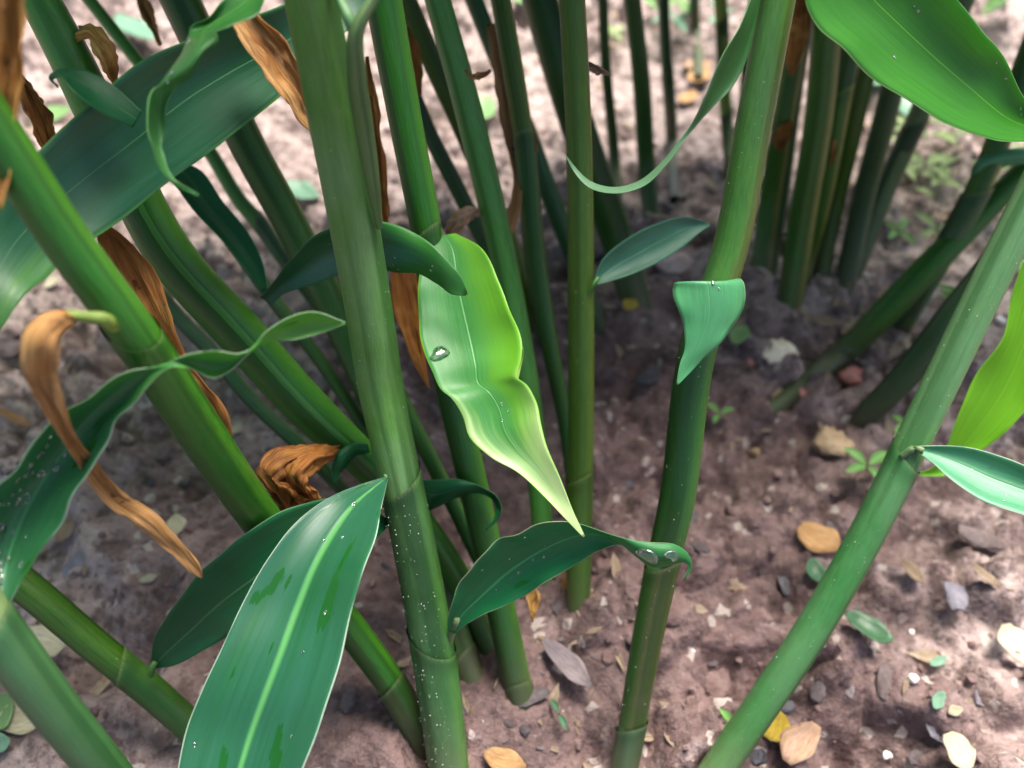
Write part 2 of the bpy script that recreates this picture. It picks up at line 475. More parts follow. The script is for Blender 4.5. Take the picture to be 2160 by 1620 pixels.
def tube_mesh(name, C, R, mat, parent, seg=28, seam=2.2, step=0.05, oval=0.05, cut=None, cap=True, flare=0.0):
    n = len(C)
    T = np.gradient(C, axis=0); T /= np.linalg.norm(T, axis=1)[:, None]
    L = np.concatenate([[0], np.cumsum(np.linalg.norm(np.diff(C, axis=0), axis=1))])
    th = np.arange(seg + 1) / seg * 2 * math.pi            # seam column doubled for the uv
    V, UV = [], []
    for i in range(n):
        b = BACK - T[i] * (BACK @ T[i]); b /= np.linalg.norm(b)
        s = np.cross(b, T[i])                               # to the right in the picture for a falling axis
        if s[0] < 0: s = -s
        ph = th + math.pi                                   # u = 0.5 faces the camera, u grows to the right
        f = ((th - seam) / (2 * math.pi)) % 1.0
        rr = R[i] * (1 + step * (0.5 - f) + oval * np.cos(2 * (th - 0.7)))
        if flare: rr = rr * (1 + flare * math.exp(-L[i] / 0.004))
        pt = C[i] + np.outer(np.cos(ph) * rr, b) + np.outer(np.sin(ph - 0) * rr * -1, -s) * 1.0
        if cut:
            pt = pt + np.outer(cut[0] * 1.3 * np.cos(th - cut[1]) * math.exp(-L[i] / 0.018), T[i])
        V.append(pt); UV.append(np.stack([th / (2 * math.pi), np.full(seg + 1, L[i] * 12)], 1))
    V = np.concatenate(V); UV = np.concatenate(UV)
    k = seg + 1
    F = [(i * k + j, i * k + j + 1, (i + 1) * k + j + 1, (i + 1) * k + j) for i in range(n - 1) for j in range(seg)]
    if cap:
        V = np.concatenate([V, [C[0] - T[0] * R[0] * 0.2]]); UV = np.concatenate([UV, [[0.5, 0]]])
        F += [(len(V) - 1, j + 1, j) for j in range(seg)]
    return link(name, V, F, mat, parent, UV)

GROUP = "stems of the leafy clump"
STEMS = {}
def stem(key, label, pts, mat, ext=0.0, seam=2.4, step=0.05, nodes=(), foot=0.035, seg=28, bend=0.35, group=GROUP, wob=0.0006):
    C0, R0 = path3(pts)
    if foot:                                                # run the foot into the soil
        d = C0[-1] - C0[-2]; d /= np.linalg.norm(d)
        C0 = np.concatenate([C0, [C0[-1] + d * foot]]); R0 = np.append(R0, R0[-1] * 0.95)
    C = hermite(C0, 46)
    L0 = np.concatenate([[0], np.cumsum(np.linalg.norm(np.diff(C0, axis=0), axis=1))])
    R = np.interp(np.linspace(0, L0[-1], 46), L0, R0)
    ph = rnd.uniform(0, 6)
    q = np.linspace(0, 1, 46)
    C = C + np.outer(wob * np.sin(q * 9 + ph), RGT)
    base = C0[-2 if foot else -1]
    root = empty("plant_stem", base, label, "plant stem", group)
    top = None
    if ext:
        d = C[0] - C[2]; d /= np.linalg.norm(d)
        E = []; p = C[0].copy(); nn = 12
        for i in range(nn):
            d = d + np.array([0, 0, bend / nn]); d /= np.linalg.norm(d)
            p = p + d * ext / nn; E.append(p.copy())
        C = np.concatenate([np.array(E)[::-1], C])
        R = np.concatenate([np.linspace(R[0] * 0.7, R[0], nn, endpoint=False), R])
        top = nn
    tube_mesh("stalk", C, R, mat, root, seg, seam, step)
    px = proj(C)
    for nd in nodes:
        y0, y1, m2 = nd[0], nd[1], nd[2]
        i0 = int(np.argmin(np.abs(px[:, 1] - y0))); i1 = int(np.argmin(np.abs(px[:, 1] - y1))) if y1 else len(C) - 1
        if i1 - i0 < 3: continue
        cc = hermite(C[i0:i1 + 1], max(24, (i1 - i0) * 3)); rr = np.interp(np.linspace(0, 1, len(cc)), np.linspace(0, 1, i1 - i0 + 1), R[i0:i1 + 1])
        grow = nd[3] if len(nd) > 3 else 1.08
        tube_mesh("sheath", cc, rr * np.linspace(grow, 1.02, len(cc)), m2, root, seg, nd[4] if len(nd) > 4 else seam + 1.5, 0.07,
                  cut=(rr[0] * 0.55, nd[5] if len(nd) > 5 else 1.2), cap=False, flare=0.03)
    STEMS[key] = dict(root=root, C=C, R=R, top=top)
    return root

LEAVES = {}
def leaf(key, parent, rows, mat, nv=48, nu=14, wave=0.0, wf=7.0, wrinkle=0.0, name="leaf", label=None, curl=0.0):
    """rows from base to tip: (xl, yl, xr, yr, z, dz, c[, f]) edges in the view, depth, depth change left to right, rib sag"""
    A = []
    for r in rows:
        xl, yl, xr, yr, z, dz, c = r[:7]
        f = r[7] if len(r) > 7 else 0.5
        A.append([P(xl, yl, z - dz / 2), P(xl + (xr - xl) * f, yl + (yr - yl) * f, z - dz * (0.5 - f) + c), P(xr, yr, z + dz / 2)])
    A = hermite(np.array(A), nv)
    u = np.linspace(0, 1, nu + 1)[None, :, None]
    G = A[:, None, 0] * (1 - u) * (1 - 2 * u) + A[:, None, 1] * 4 * u * (1 - u) + A[:, None, 2] * u * (2 * u - 1)
    uu = np.linspace(0, 1, nu + 1); vv = np.linspace(0, 1, nv)
    du = np.gradient(G, axis=1); dv = np.gradient(G, axis=0)
    Nn = np.cross(du, dv); Nn /= np.maximum(np.linalg.norm(Nn, axis=2), 1e-9)[..., None]
    Wd = np.linalg.norm(A[:, 2] - A[:, 0], axis=1)
    disp = np.zeros((nv, nu + 1))
    sd_ = rnd.uniform(0, 50)
    if wave:
        e = (np.abs(uu - 0.5) * 2) ** 2
        sgn = np.where(uu < 0.5, 1.0, -0.8)
        disp += wave * np.outer(np.minimum(Wd / Wd.max(), 1), e) * (np.sin(wf * 6.28 * vv[:, None] + sd_ + sgn[None] * 1.3) +
                                                                    0.5 * np.sin(wf * 11.0 * vv[:, None] + sd_ * 2))
    if wrinkle:
        U, Vv = np.meshgrid(uu * 8 + sd_, vv * 7)
        disp += wrinkle * 2 * (vnoise(U, Vv) + 0.6 * vnoise(U * 2.2, Vv * 2.7)) * np.minimum(Wd / Wd.max() * 1.3, 1)[:, None]
    G = G + Nn * disp[..., None]
    V = G.reshape(-1, 3)
    UV = np.stack([np.tile(uu, nv), np.repeat(vv, nu + 1)], 1)
    k = nu + 1
    F = [(i * k + j, i * k + j + 1, (i + 1) * k + j + 1, (i + 1) * k + j) for i in range(nv - 1) for j in range(nu)]
    o = link(name, V, F, mat, parent, UV)
    if label: o["label"] = label
    m = o.modifiers.new("thickness", 'SOLIDIFY'); m.thickness = 0.00022; m.offset = 0
    LEAVES[key] = (G, Nn)
    return o

def stick(name, parent, pts, mat, seg=12, n=16, cap=True):
    C0, R0 = path3([list(p) for p in pts])
    C = hermite(C0, n)
    R = np.interp(np.linspace(0, 1, n), np.linspace(0, 1, len(R0)), R0)
    return tube_mesh(name, C, R, mat, parent, seg, 2.4, 0.0, cap=cap)

# ------------------------------------------------------------------ colours of the canes
M_MAIN = stem_mat((0.11, 0.235, 0.045), (0.05, 0.18, 0.015), 0.70, 0.4, 0.5, 0.4, None, 0.75)
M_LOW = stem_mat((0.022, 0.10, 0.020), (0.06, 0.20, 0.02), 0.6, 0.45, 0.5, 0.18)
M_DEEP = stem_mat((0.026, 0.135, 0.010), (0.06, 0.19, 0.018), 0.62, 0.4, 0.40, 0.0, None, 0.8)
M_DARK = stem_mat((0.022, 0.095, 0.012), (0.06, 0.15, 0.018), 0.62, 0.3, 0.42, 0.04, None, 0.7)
M_LITE = stem_mat((0.085, 0.27, 0.05), (0.04, 0.17, 0.02), 0.58, 0.35, 0.42, 0.12)
M_OLIVE = stem_mat((0.07, 0.13, 0.012), (0.12, 0.17, 0.018), 0.62, 0.4, 0.42)
M_TEAL = stem_mat((0.02, 0.095, 0.035), (0.04, 0.13, 0.04), 0.6, 0.3, 0.40, 0.15)
M_TWO = stem_mat((0.075, 0.20, 0.035), (0.22, 0.21, 0.05), 0.56, 0.5, 0.42, 0.12, None, 0.5)
M_TWODK = stem_mat((0.055, 0.16, 0.022), (0.27, 0.23, 0.05), 0.54, 0.5, 0.4)
M_FOOT = stem_mat((0.022, 0.07, 0.025), (0.09, 0.085, 0.03), 0.62, 0.4, 0.45, 0.08)
M_GLAUC = stem_mat((0.10, 0.235, 0.085), (0.23, 0.225, 0.10), 0.62, 0.4, 0.45, 0.3)
M_LONG = stem_mat((0.045, 0.175, 0.05), (0.085, 0.14, 0.045), 0.6, 0.4, 0.45, 0.25)
M_STRIPE = stem_mat((0.035, 0.16, 0.008), (0.20, 0.27, 0.02), 0.66, 0.6, 0.42)
M_PALE = stem_mat((0.36, 0.42, 0.20), (0.40, 0.38, 0.22), 0.5, 0.2, 0.6)
M_COLLAR = stem_mat((0.17, 0.25, 0.12), (0.26, 0.30, 0.18), 0.5, 0.3, 0.5, 0.2)
M_YEL = stem_mat((0.30, 0.36, 0.08), (0.24, 0.30, 0.07), 0.5, 0.2, 0.5)

# ------------------------------------------------------------------ canes in the front
stem('S1', "thick light green cane in the middle with a large wet leaf at its collar",
     [(650, 0, 112, .245), (707, 270, 112, .272), (760, 540, 103, .30), (784, 680, 99, None), (803, 810, 97, .325), (841, 1000, 88, .335),
      (906, 1350, 88, .352), (946, 1620, 82, .360), (958, 1712, 80, None)], M_MAIN, ext=.34, seam=4.4, step=.10, bend=.5,
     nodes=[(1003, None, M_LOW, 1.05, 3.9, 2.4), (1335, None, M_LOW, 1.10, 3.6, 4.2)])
stem('S12', "cane half green and half yellowish with a small triangular leaf at its collar",
     [(1637, 0, 74, .292), (1585, 270, 74, .303), (1536, 540, 73, .315), (1484, 700, 74, .32), (1425, 1080, 72, .335), (1395, 1200, 66, .343),
      (1362, 1350, 60, .353), (1330, 1530, 54, .363), (1308, 1660, 52, None)], M_TWO, ext=.36, seam=4.55, step=.12,
     nodes=[(600, 1200, M_DARK, 1.06, 4.6, 1.5), (1195, 1528, stem_mat((0.028, 0.10, 0.010), (0.085, 0.088, 0.032), 0.40, 0.4, 0.42), 1.05, 4.0, 1.5), (1528, None, M_TEAL, 1.14, 2.5, 1.0)])
stem('S19', "long slanting pale green cane at the right, leaf spreading from its collar",
     [(2122, 530, 72, .325), (2020, 740, 71, .334), (1921, 940, 68, .342), (1850, 1080, 66, None), (1698, 1350, 66, .354), (1518, 1620, 66, .362), (1440, 1735, 64, None)],
     M_GLAUC, ext=.40, seam=4.3, nodes=[(955, None, M_LONG, 1.06, 2.0, 4.0)])
stem('S5', "straight upright olive cane standing at the centre of the clump",
     [(1205, 0, 55, .335), (1217, 270, 54, .348), (1225, 540, 55, .365), (1228, 810, 54, .385), (1222, 1080, 52, .405), (1217, 1335, 46, None)],
     M_OLIVE, ext=.36, seam=4.6, step=.1, nodes=[(1000, None, M_OLIVE, 1.06)])
stem('S2', "dark green cane behind the yellowing leaf, an oval bud at its foot",
     [(808, 0, 78, .305), (860, 270, 70, .32), (900, 480, 66, .333), (935, 750, 62, .35), (990, 1000, 60, .363), (1052, 1260, 60, .377), (1113, 1535, 60, None)],
     M_DEEP, ext=.32, seam=4.2, step=.1, nodes=[(488, None, M_DARK, 1.05), (1452, None, M_DARK, 1.10, 2.5, 0.3)])
stem('S3', "pale green cane leaning behind the dark one, running down behind the yellowing leaf",
     [(920, 0, 54, .36), (998, 270, 58, .375), (1062, 540, 56, .39), (1098, 740, 52, None), (1118, 873, 48, None), (1142, 1100, 46, .425), (1152, 1230, 44, None)],
     M_LITE, ext=.33, seam=3.7, step=.12)
stem('S4', "slim olive cane with a ragged node high up, left of the upright one",
     [(1055, 0, 42, .38), (1080, 150, 44, .385), (1100, 275, 42, .395), (1130, 540, 44, .41), (1160, 720, 36, .422), (1192, 900, 28, .44), (1212, 1130, 26, None)],
     M_OLIVE, ext=.33, seam=4.5, nodes=[(285, None, M_DARK, 1.10, 2.0, 0.3)])
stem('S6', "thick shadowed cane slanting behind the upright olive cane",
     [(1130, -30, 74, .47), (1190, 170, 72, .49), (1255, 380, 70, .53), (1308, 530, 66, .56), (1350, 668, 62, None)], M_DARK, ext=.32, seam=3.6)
stem('L1', "stout green cane slanting across the left, its withered leaf curling over",
     [(25, 335, 108, .208), (130, 500, 106, .22), (265, 685, 102, .236), (430, 925, 96, .275), (560, 1105, 84, .318), (745, 1335, 68, .352), (830, 1455, 64, .366), (892, 1570, 60, None)],
     M_DEEP, ext=.34, seam=2.3, step=.10, nodes=[(690, None, M_DEEP, 1.05, 3.7, 4.0), (1432, None, M_DARK, 1.12, 2.6, 1.0)])
stem('L2', "olive green cane low at the left with a dark narrow leaf at its collar",
     [(-110, 1120, 72, .325), (45, 1230, 70, .33), (210, 1370, 66, .34), (340, 1480, 64, .35), (480, 1620, 62, .362), (560, 1725, 60, None)],
     stem_mat((0.022, 0.08, 0.006), (0.06, 0.155, 0.010), 0.42, 0.4, 0.42), ext=.3, seam=5.0, step=.14, nodes=[(1408, None, M_DARK, 1.06, 4.4, 2.0)])
stem('L3', "blue-green cane in the lower left corner bearing the drop-covered leaf",
     [(-60, 1260, 104, .235), (20, 1370, 98, .24), (110, 1490, 92, .25), (235, 1640, 86, .268), (380, 1830, 72, .31), (520, 2030, 62, None)],
     M_GLAUC, ext=.32, seam=4.4, nodes=[(1330, None, M_TEAL, 1.05, 2.2, 2.0)])
stem('L4', "broad green cane behind the stout left one, crumpled dead leaf at its node",
     [(70, -20, 84, .295), (125, 85, 88, .30), (235, 310, 94, .31), (360, 540, 98, .322), (510, 705, 98, .335), (650, 860, 92, .35), (780, 985, 74, .365),
      (890, 1110, 60, .38), (1000, 1290, 54, .40), (1046, 1395, 52, None)], M_LITE, ext=.3, seam=3.3, step=.12,
     nodes=[(330, None, M_DEEP, 1.04, 3.5, 2.0)])
stem('L5', "dark cane passing behind the broad hanging leaf and the thick middle cane",
     [(368, -20, 84, .34), (440, 130, 80, .35), (512, 285, 76, .36), (618, 480, 72, .375), (690, 625, 70, None), (762, 790, 64, .39), (850, 1010, 60, None), (930, 1230, 58, .40),
      (985, 1400, 58, None), (1026, 1492, 56, None)], M_DARK, ext=.32, seam=3.4, step=.12, nodes=[(1380, None, M_FOOT, 1.10)])
stem('L6', "thin dark cane between two thick ones at the left, bearing the arching leaf",
     [(355, 330, 30, .385), (470, 480, 30, .385), (585, 645, 31, .388), (650, 730, 29, .392), (735, 850, 28, .40), (880, 1090, 28, None), (965, 1310, 28, None)], M_DARK, seam=3.4,
     nodes=[(500, 640, M_TEAL, 1.2)])
stem('L7', "thin pale cane with a swollen yellow-green joint behind the broad leaf",
     [(330, 180, 28, .43), (440, 320, 30, .44), (515, 435, 32, .445), (548, 470, 36, None), (600, 545, 30, .455), (700, 680, 28, None), (815, 860, 26, None)], M_LITE, ext=.3, seam=4.0,
     nodes=[(470, None, M_TEAL, 1.05)])
stem('L8', "thin grey-green cane low behind the twisted leaf at the left",
     [(300, 580, 34, .385), (377, 672, 34, .39), (447, 742, 34, None), (520, 830, 33, None), (633, 940, 32, .405), (770, 1090, 30, None)], M_TEAL, seam=3.8)
# canes further back
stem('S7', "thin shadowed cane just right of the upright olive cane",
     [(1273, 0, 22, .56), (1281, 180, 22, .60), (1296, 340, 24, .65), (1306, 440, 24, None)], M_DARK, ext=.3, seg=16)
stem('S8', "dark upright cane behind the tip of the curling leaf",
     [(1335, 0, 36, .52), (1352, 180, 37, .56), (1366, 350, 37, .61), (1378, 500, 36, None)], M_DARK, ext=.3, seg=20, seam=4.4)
stem('S9', "slim grey-green cane standing alone behind the curling leaf",
     [(1400, -10, 24, .60), (1408, 150, 24, .65), (1416, 300, 24, .71), (1420, 375, 22, None)], M_TEAL, ext=.28, seg=16, nodes=[(150, None, M_TEAL, 1.08)])
stem('S10', "short far cane rooted high in the background by orange litter",
     [(1463, -10, 22, .80), (1468, 60, 22, .83), (1472, 128, 22, None)], M_TEAL, ext=.25, seg=14)
stem('S11', "slender cane banded bright and dark green, partly behind the two-toned cane",
     [(1520, -10, 27, .60), (1524, 120, 26, .63), (1534, 260, 24, .67), (1540, 370, 22, None)], M_YEL, ext=.28, seg=16,
     nodes=[(38, 130, M_DARK, 1.06), (232, None, M_DARK, 1.06)])
stem('S13', "brown-streaked cane rooted behind the triangular leaf",
     [(1742, 60, 58, .46), (1722, 270, 54, .495), (1690, 480, 52, .535), (1658, 664, 50, None)], M_TWODK, ext=.3, seam=4.2, step=.12)
stem('S14', "narrow dark cane close beside the brown-streaked one",
     [(1800, 80, 40, .48), (1762, 270, 38, .51), (1728, 450, 36, .55), (1700, 560, 34, .58), (1688, 620, 32, None)], M_DARK, ext=.3, seg=20, seam=4.0, nodes=[(182, None, M_TWODK, 1.06)])
stem('S22', "brownish cane in deep shade behind the two-toned cane",
     [(1680, 60, 42, .50), (1650, 270, 42, .53), (1622, 430, 42, .57), (1596, 610, 42, None)], M_TWODK, ext=.28, seg=20, seam=3.8)
stem('S15', "dark cane with a grey edge leaning under the big bright leaf",
     [(1905, 70, 46, .49), (1868, 240, 46, .52), (1822, 420, 45, .56), (1776, 610, 44, None)],
     stem_mat((0.14, 0.18, 0.10), (0.018, 0.065, 0.016), 0.36, 0.3, 0.42, 0.1), ext=.3, seg=22, seam=2.0)
stem('S16', "pale barked cane leaning right of the dark one under the bright leaf",
     [(1985, 120, 42, .52), (1925, 270, 42, .545), (1868, 400, 40, .57), (1795, 580, 38, None)],
     stem_mat((0.17, 0.20, 0.11), (0.05, 0.11, 0.03), 0.5, 0.5, 0.45, 0.15), ext=.3, seg=22, nodes=[(255, None, M_FOOT, 1.05)])
stem('S18', "dull dark cane sinking into the soil behind the long slanting one",
     [(2190, 420, 62, .42), (2110, 540, 62, .435), (2000, 680, 60, .455), (1900, 800, 56, .48), (1822, 880, 50, None)], M_FOOT, ext=.25, seg=22, seam=3.4)
stem('S20', "grey-green cane at the right edge with a small curled leaf at its node",
     [(2168, 130, 46, .45), (2115, 270, 48, .463), (2060, 400, 48, .478), (1985, 540, 46, .505), (1905, 680, 42, None)], M_TWODK, ext=.3, seg=22,
     nodes=[(395, None, M_TEAL, 1.10)])
stem('S17', "yellow-striped green cane lying low towards the soil at the right",
     [(2260, 260, 44, .475), (2160, 355, 46, .482), (2075, 445, 50, .492), (1960, 562, 56, .50), (1860, 665, 55, .518), (1770, 748, 48, .54), (1690, 812, 38, None)], M_STRIPE, seam=4.0, step=.14, ext=.2, nodes=[(735, None, M_DARK, 1.10, 2.0, 1.0)])
stem('S23', "dark cane squeezed between the brown-streaked one and the leaning grey-edged one",
     [(1842, 100, 38, .50), (1800, 270, 38, .53), (1760, 430, 36, .57), (1730, 600, 34, None)], M_OLIVE, ext=.28, seg=18, seam=4.0)
stem('S24', "nearly black cane in the gap left of the brown-streaked one",
     [(1690, 100, 36, .52), (1655, 330, 36, .56), (1628, 520, 36, .585), (1612, 655, 36, None)], M_DARK, ext=.28, seg=18, seam=3.0)
stem('S25', "thin brownish cane at the back of the right-hand group",
     [(1790, 60, 26, .58), (1760, 220, 26, .61), (1735, 380, 26, .64), (1722, 480, 26, None)], M_TWODK, ext=.25, seg=16, seam=3.0)
stem('S30', "slim far cane right of the banded one",
     [(1585, 60, 26, .60), (1572, 220, 26, .64), (1562, 390, 24, None)], M_TEAL, ext=.25, seg=16, seam=3.0)
stem('S26', "short dark cane behind the dark green one, top centre",
     [(850, 150, 34, .42), (905, 285, 34, .435), (960, 390, 34, .45), (1050, 560, 32, .48), (1120, 700, 30, None)], M_TEAL, ext=.2, seg=18, seam=3.4)
stem('S27', "olive brown cane crossing behind the pale green one",
     [(850, -10, 46, .40), (905, 120, 44, .415), (965, 250, 42, .43), (1040, 420, 40, .455), (1105, 590, 38, .485), (1150, 720, 34, None)], M_OLIVE, ext=.28, seg=18, seam=3.4)
stem('S29', "blue-green cane slanting in the gap left of the upright olive cane",
     [(1050, 130, 38, .47), (1120, 300, 40, .49), (1165, 420, 40, .505), (1215, 555, 38, .53), (1262, 690, 34, None)], M_TEAL, ext=.28, seg=18, seam=3.4)
stem('S31', "dark thin cane showing under the leaf with the curled tip",
     [(835, 810, 30, .385), (905, 960, 34, .385), (985, 1130, 34, .39), (1060, 1290, 32, .40), (1095, 1400, 30, None)], M_DARK, seg=18, seam=3.4)

def root(k): return STEMS[k]['root']

# ------------------------------------------------------------------ green leaves
G_TEAL = leaf_mat((0.010, 0.085, 0.024), (0.11, 0.36, 0.10), (0.45, 0.55, 0.45), (0.10, 0.45, 0.03), bloom=(0.028, 0.125, 0.10), bl=0.6, wet=0.36, ribw=0.07, margin=.011)
G_DARK = leaf_mat((0.006, 0.072, 0.020), (0.06, 0.19, 0.07), (0.10, 0.2, 0.1), (0.06, 0.25, 0.03), bloom=(0.012, 0.12, 0.065), bl=0.35, ribw=0.035, seed=2.0, spec=.22)
G_BROAD = leaf_mat((0.010, 0.085, 0.02), (0.09, 0.27, 0.15), (0.10, 0.3, 0.06), (0.10, 0.36, 0.04), bloom=(0.032, 0.125, 0.098), bl=0.65, ribw=0.018, seed=5.0, margin=0.03,
                   tip=(0.09, 0.24, 0.025), tipv=(0.80, 0.98))
G_BRITE = leaf_mat((0.028, 0.17, 0.007), (0.14, 0.42, 0.04), (0.32, 0.46, 0.18), (0.2, 0.7, 0.015), bl=0.05, tw=0.42, ribw=0.022, seed=7.0, margin=0.012)
G_LIME = leaf_mat((0.14, 0.38, 0.010), (0.28, 0.58, 0.04), (0.3, 0.6, 0.05), (0.42, 0.85, 0.02), bl=0.0, tw=0.5, ribw=0.03, seed=9.0)
G_YEL = leaf_mat((0.045, 0.21, 0.032), (0.13, 0.40, 0.13), (0.22, 0.46, 0.03), (0.25, 0.75, 0.04), bloom=(0.075, 0.26, 0.17), bl=0.28, tip=(0.62, 0.74, 0.34), tipv=(0.62, 0.98),
                 side=((0.13, 0.36, 0.008), 0.66), tw=0.42, ribw=0.02, seed=4.0, margin=0.018, wet=0.24, spec=.3)
G_TWIST = leaf_mat((0.025, 0.15, 0.010), (0.09, 0.24, 0.06), (0.12, 0.3, 0.08), (0.16, 0.45, 0.03), bloom=(0.10, 0.26, 0.16), bl=0.3, tw=0.35, ribw=0.06, seed=6.0, wet=0.3)
G_DROP = leaf_mat((0.016, 0.095, 0.026), (0.06, 0.27, 0.10), (0.34, 0.42, 0.34), (0.09, 0.4, 0.02), bloom=(0.035, 0.17, 0.10), bl=0.4, ribw=0.04, seed=8.0, wet=0.36, tw=.32,
                  tip=(0.07, 0.25, 0.01), tipv=(0.55, 0.9))
G_PALE = leaf_mat((0.04, 0.23, 0.10), (0.20, 0.42, 0.24), (0.55, 0.62, 0.5), (0.14, 0.5, 0.1), bloom=(0.16, 0.36, 0.26), bl=0.45, ribw=0.05, seed=3.0, tw=0.35)

leaf('G1', root('S2'), [(795, -70, 805, -30, .306, 0, 0), (690, -40, 760, 40, .292, .004, .002), (560, 28, 640, 150, .283, .008, .005), (440, 62, 560, 225, .279, .010, .006),
                        (330, 110, 470, 300, .275, .010, .006), (200, 212, 345, 398, .272, .010, .006), (100, 300, 240, 468, .268, .010, .005),
                        (20, 375, 150, 535, .262, .010, .004), (-50, 460, 95, 590, .252, .010, .002), (-75, 560, 55, 620, .246, .006, .001), (-60, 680, 5, 690, .244, 0, 0), (-45, 760, -40, 760, .244, 0, 0)],
     G_BROAD, nv=64, wave=.0012, wf=3, label="broad hanging leaf with a bright bent tip")
leaf('G2', root('S1'), [(585, -75, 600, -60, .250, 0, 0), (480, -5, 545, 20, .246, -.004, .003), (400, 60, 470, 65, .242, -.010, .004), (385, 95, 455, 95, .240, -.010, -.006), (372, 140, 420, 140, .238, -.004, -.006),
                        (322, 195, 362, 200, .237, .004, .002), (308, 255, 345, 262, .237, .010, .004), (316, 310, 342, 318, .237, .010, .002), (338, 355, 352, 352, .238, .004, 0),
                        (362, 386, 370, 378, .239, 0, 0), (418, 415, 421, 409, .240, 0, 0)],
     G_TWIST, nv=60, wave=.0014, wf=4, label="narrow twisted bright green leaf")
leaf('G3', root('L4'), [(300, 235, 280, 270, .268, 0, 0), (235, 178, 205, 232, .262, -.006, .001), (165, 145, 150, 188, .258, -.008, .001), (120, 148, 130, 163, .257, -.004, 0), (103, 166, 112, 170, .258, 0, 0), (122, 186, 124, 180, .259, 0, 0)],
     G_DARK, label="small leaf with a hooked tip")
leaf('G4', root('L6'), [(548, 628, 575, 640, .36, 0, 0), (580, 590, 610, 615, .345, .004, 0), (615, 545, 660, 600, .335, .010, .002), (668, 492, 715, 580, .328, .012, .003), (745, 470, 740, 570, .323, .014, .002),
                        (820, 470, 815, 568, .315, .012, -.003), (890, 500, 880, 580, .309, .008, -.003), (940, 545, 925, 600, .305, .006, -.002), (975, 590, 958, 622, .303, .003, 0), (987, 620, 982, 624, .303, 0, 0)],
     leaf_mat((0.010, 0.075, 0.022), (0.03, 0.15, 0.06), (0.04, 0.14, 0.05), (0.06, 0.3, 0.02), bloom=(0.03, 0.12, 0.07), bl=0.4, ribw=0.02, seed=12.0, side=((0.06, 0.19, 0.15), 0.5), tip=(0.02, 0.14, 0.004), tipv=(.7, .9)),
     wave=.001, wf=4, label="dark arching leaf with a drooping tip")
leaf('G5', root('S2'), [(915, 500, 960, 492, .332, 0, 0), (898, 530, 1012, 520, .325, -.005, .003), (882, 600, 1050, 590, .318, -.008, .005), (884, 670, 1078, 660, .313, -.009, .006),
                        (890, 730, 1102, 730, .309, -.009, .006), (910, 778, 1098, 765, .306, -.007, .005), (930, 822, 1090, 797, .304, -.006, .005), (950, 838, 1110, 812, .303, -.005, .004), (976, 878, 1132, 848, .3025, -.004, .003),
                        (992, 925, 1140, 890, .301, -.004, .003), (1034, 964, 1150, 932, .300, -.004, .003), (1090, 995, 1172, 985, .299, -.003, .002), (1145, 1045, 1192, 1035, .299, -.002, .001),
                        (1190, 1092, 1210, 1080, .299, 0, 0), (1230, 1133, 1234, 1131, .300, 0, 0)],
     G_YEL, nv=90, nu=20, wave=.0003, wf=6, label="yellowing green leaf with a crinkled margin and pale tip")
leaf('G5b', root('S2'), [(1100, 728, 1104, 735, .311, 0, 0), (1080, 745, 1105, 745, .313, .002, .001), (1070, 770, 1099, 775, .314, .002, .001), (1070, 800, 1092, 805, .312, .002, 0), (1082, 810, 1090, 808, .308, 0, 0)],
     leaf_mat((0.22, 0.36, 0.07), (0.24, 0.36, 0.09), (0.36, 0.46, 0.12), (0.3, 0.6, 0.06), bl=0.0, seed=14.0), nv=20, nu=6, name="leaf_fold")
leaf('G6', root('S1'), [(812, 1006, 818, 1010, .327, 0, 0), (760, 1022, 812, 1040, .318, -.004, .002), (680, 1058, 802, 1085, .303, -.008, .005), (614, 1112, 790, 1140, .293, -.010, .007),
                        (560, 1186, 766, 1205, .286, -.012, .007), (513, 1270, 742, 1295, .281, -.012, .007), (466, 1370, 714, 1400, .275, -.012, .006), (428, 1450, 693, 1475, .272, -.012, .006),
                        (393, 1540, 665, 1560, .269, -.012, .008), (372, 1640, 632, 1640, .267, -.010, .007), (360, 1760, 585, 1760, .266, -.008, .005), (370, 1880, 520, 1880, .267, -.004, .002), (420, 2010, 424, 2012, .270, 0, 0)],
     G_TEAL, nv=80, nu=22, wave=.0004, wf=4, label="large glossy wet leaf with a pale rib")
leaf('G7', root('L2'), [(318, 1408, 326, 1410, .338, 0, 0), (322, 1360, 368, 1404, .330, .002, .003), (345, 1310, 440, 1366, .322, .003, .005), (405, 1228, 520, 1318, .312, .004, .006), (500, 1138, 620, 1265, .305, .004, .006),
                        (600, 1078, 710, 1200, .306, .004, .006), (690, 1050, 770, 1150, .316, .003, .004), (770, 1065, 800, 1130, .333, .002, .002), (822, 1098, 824, 1104, .345, 0, 0)],
     G_DARK, nv=60, wave=.0006, wf=4, label="dark narrow leaf, rib faintly lighter")
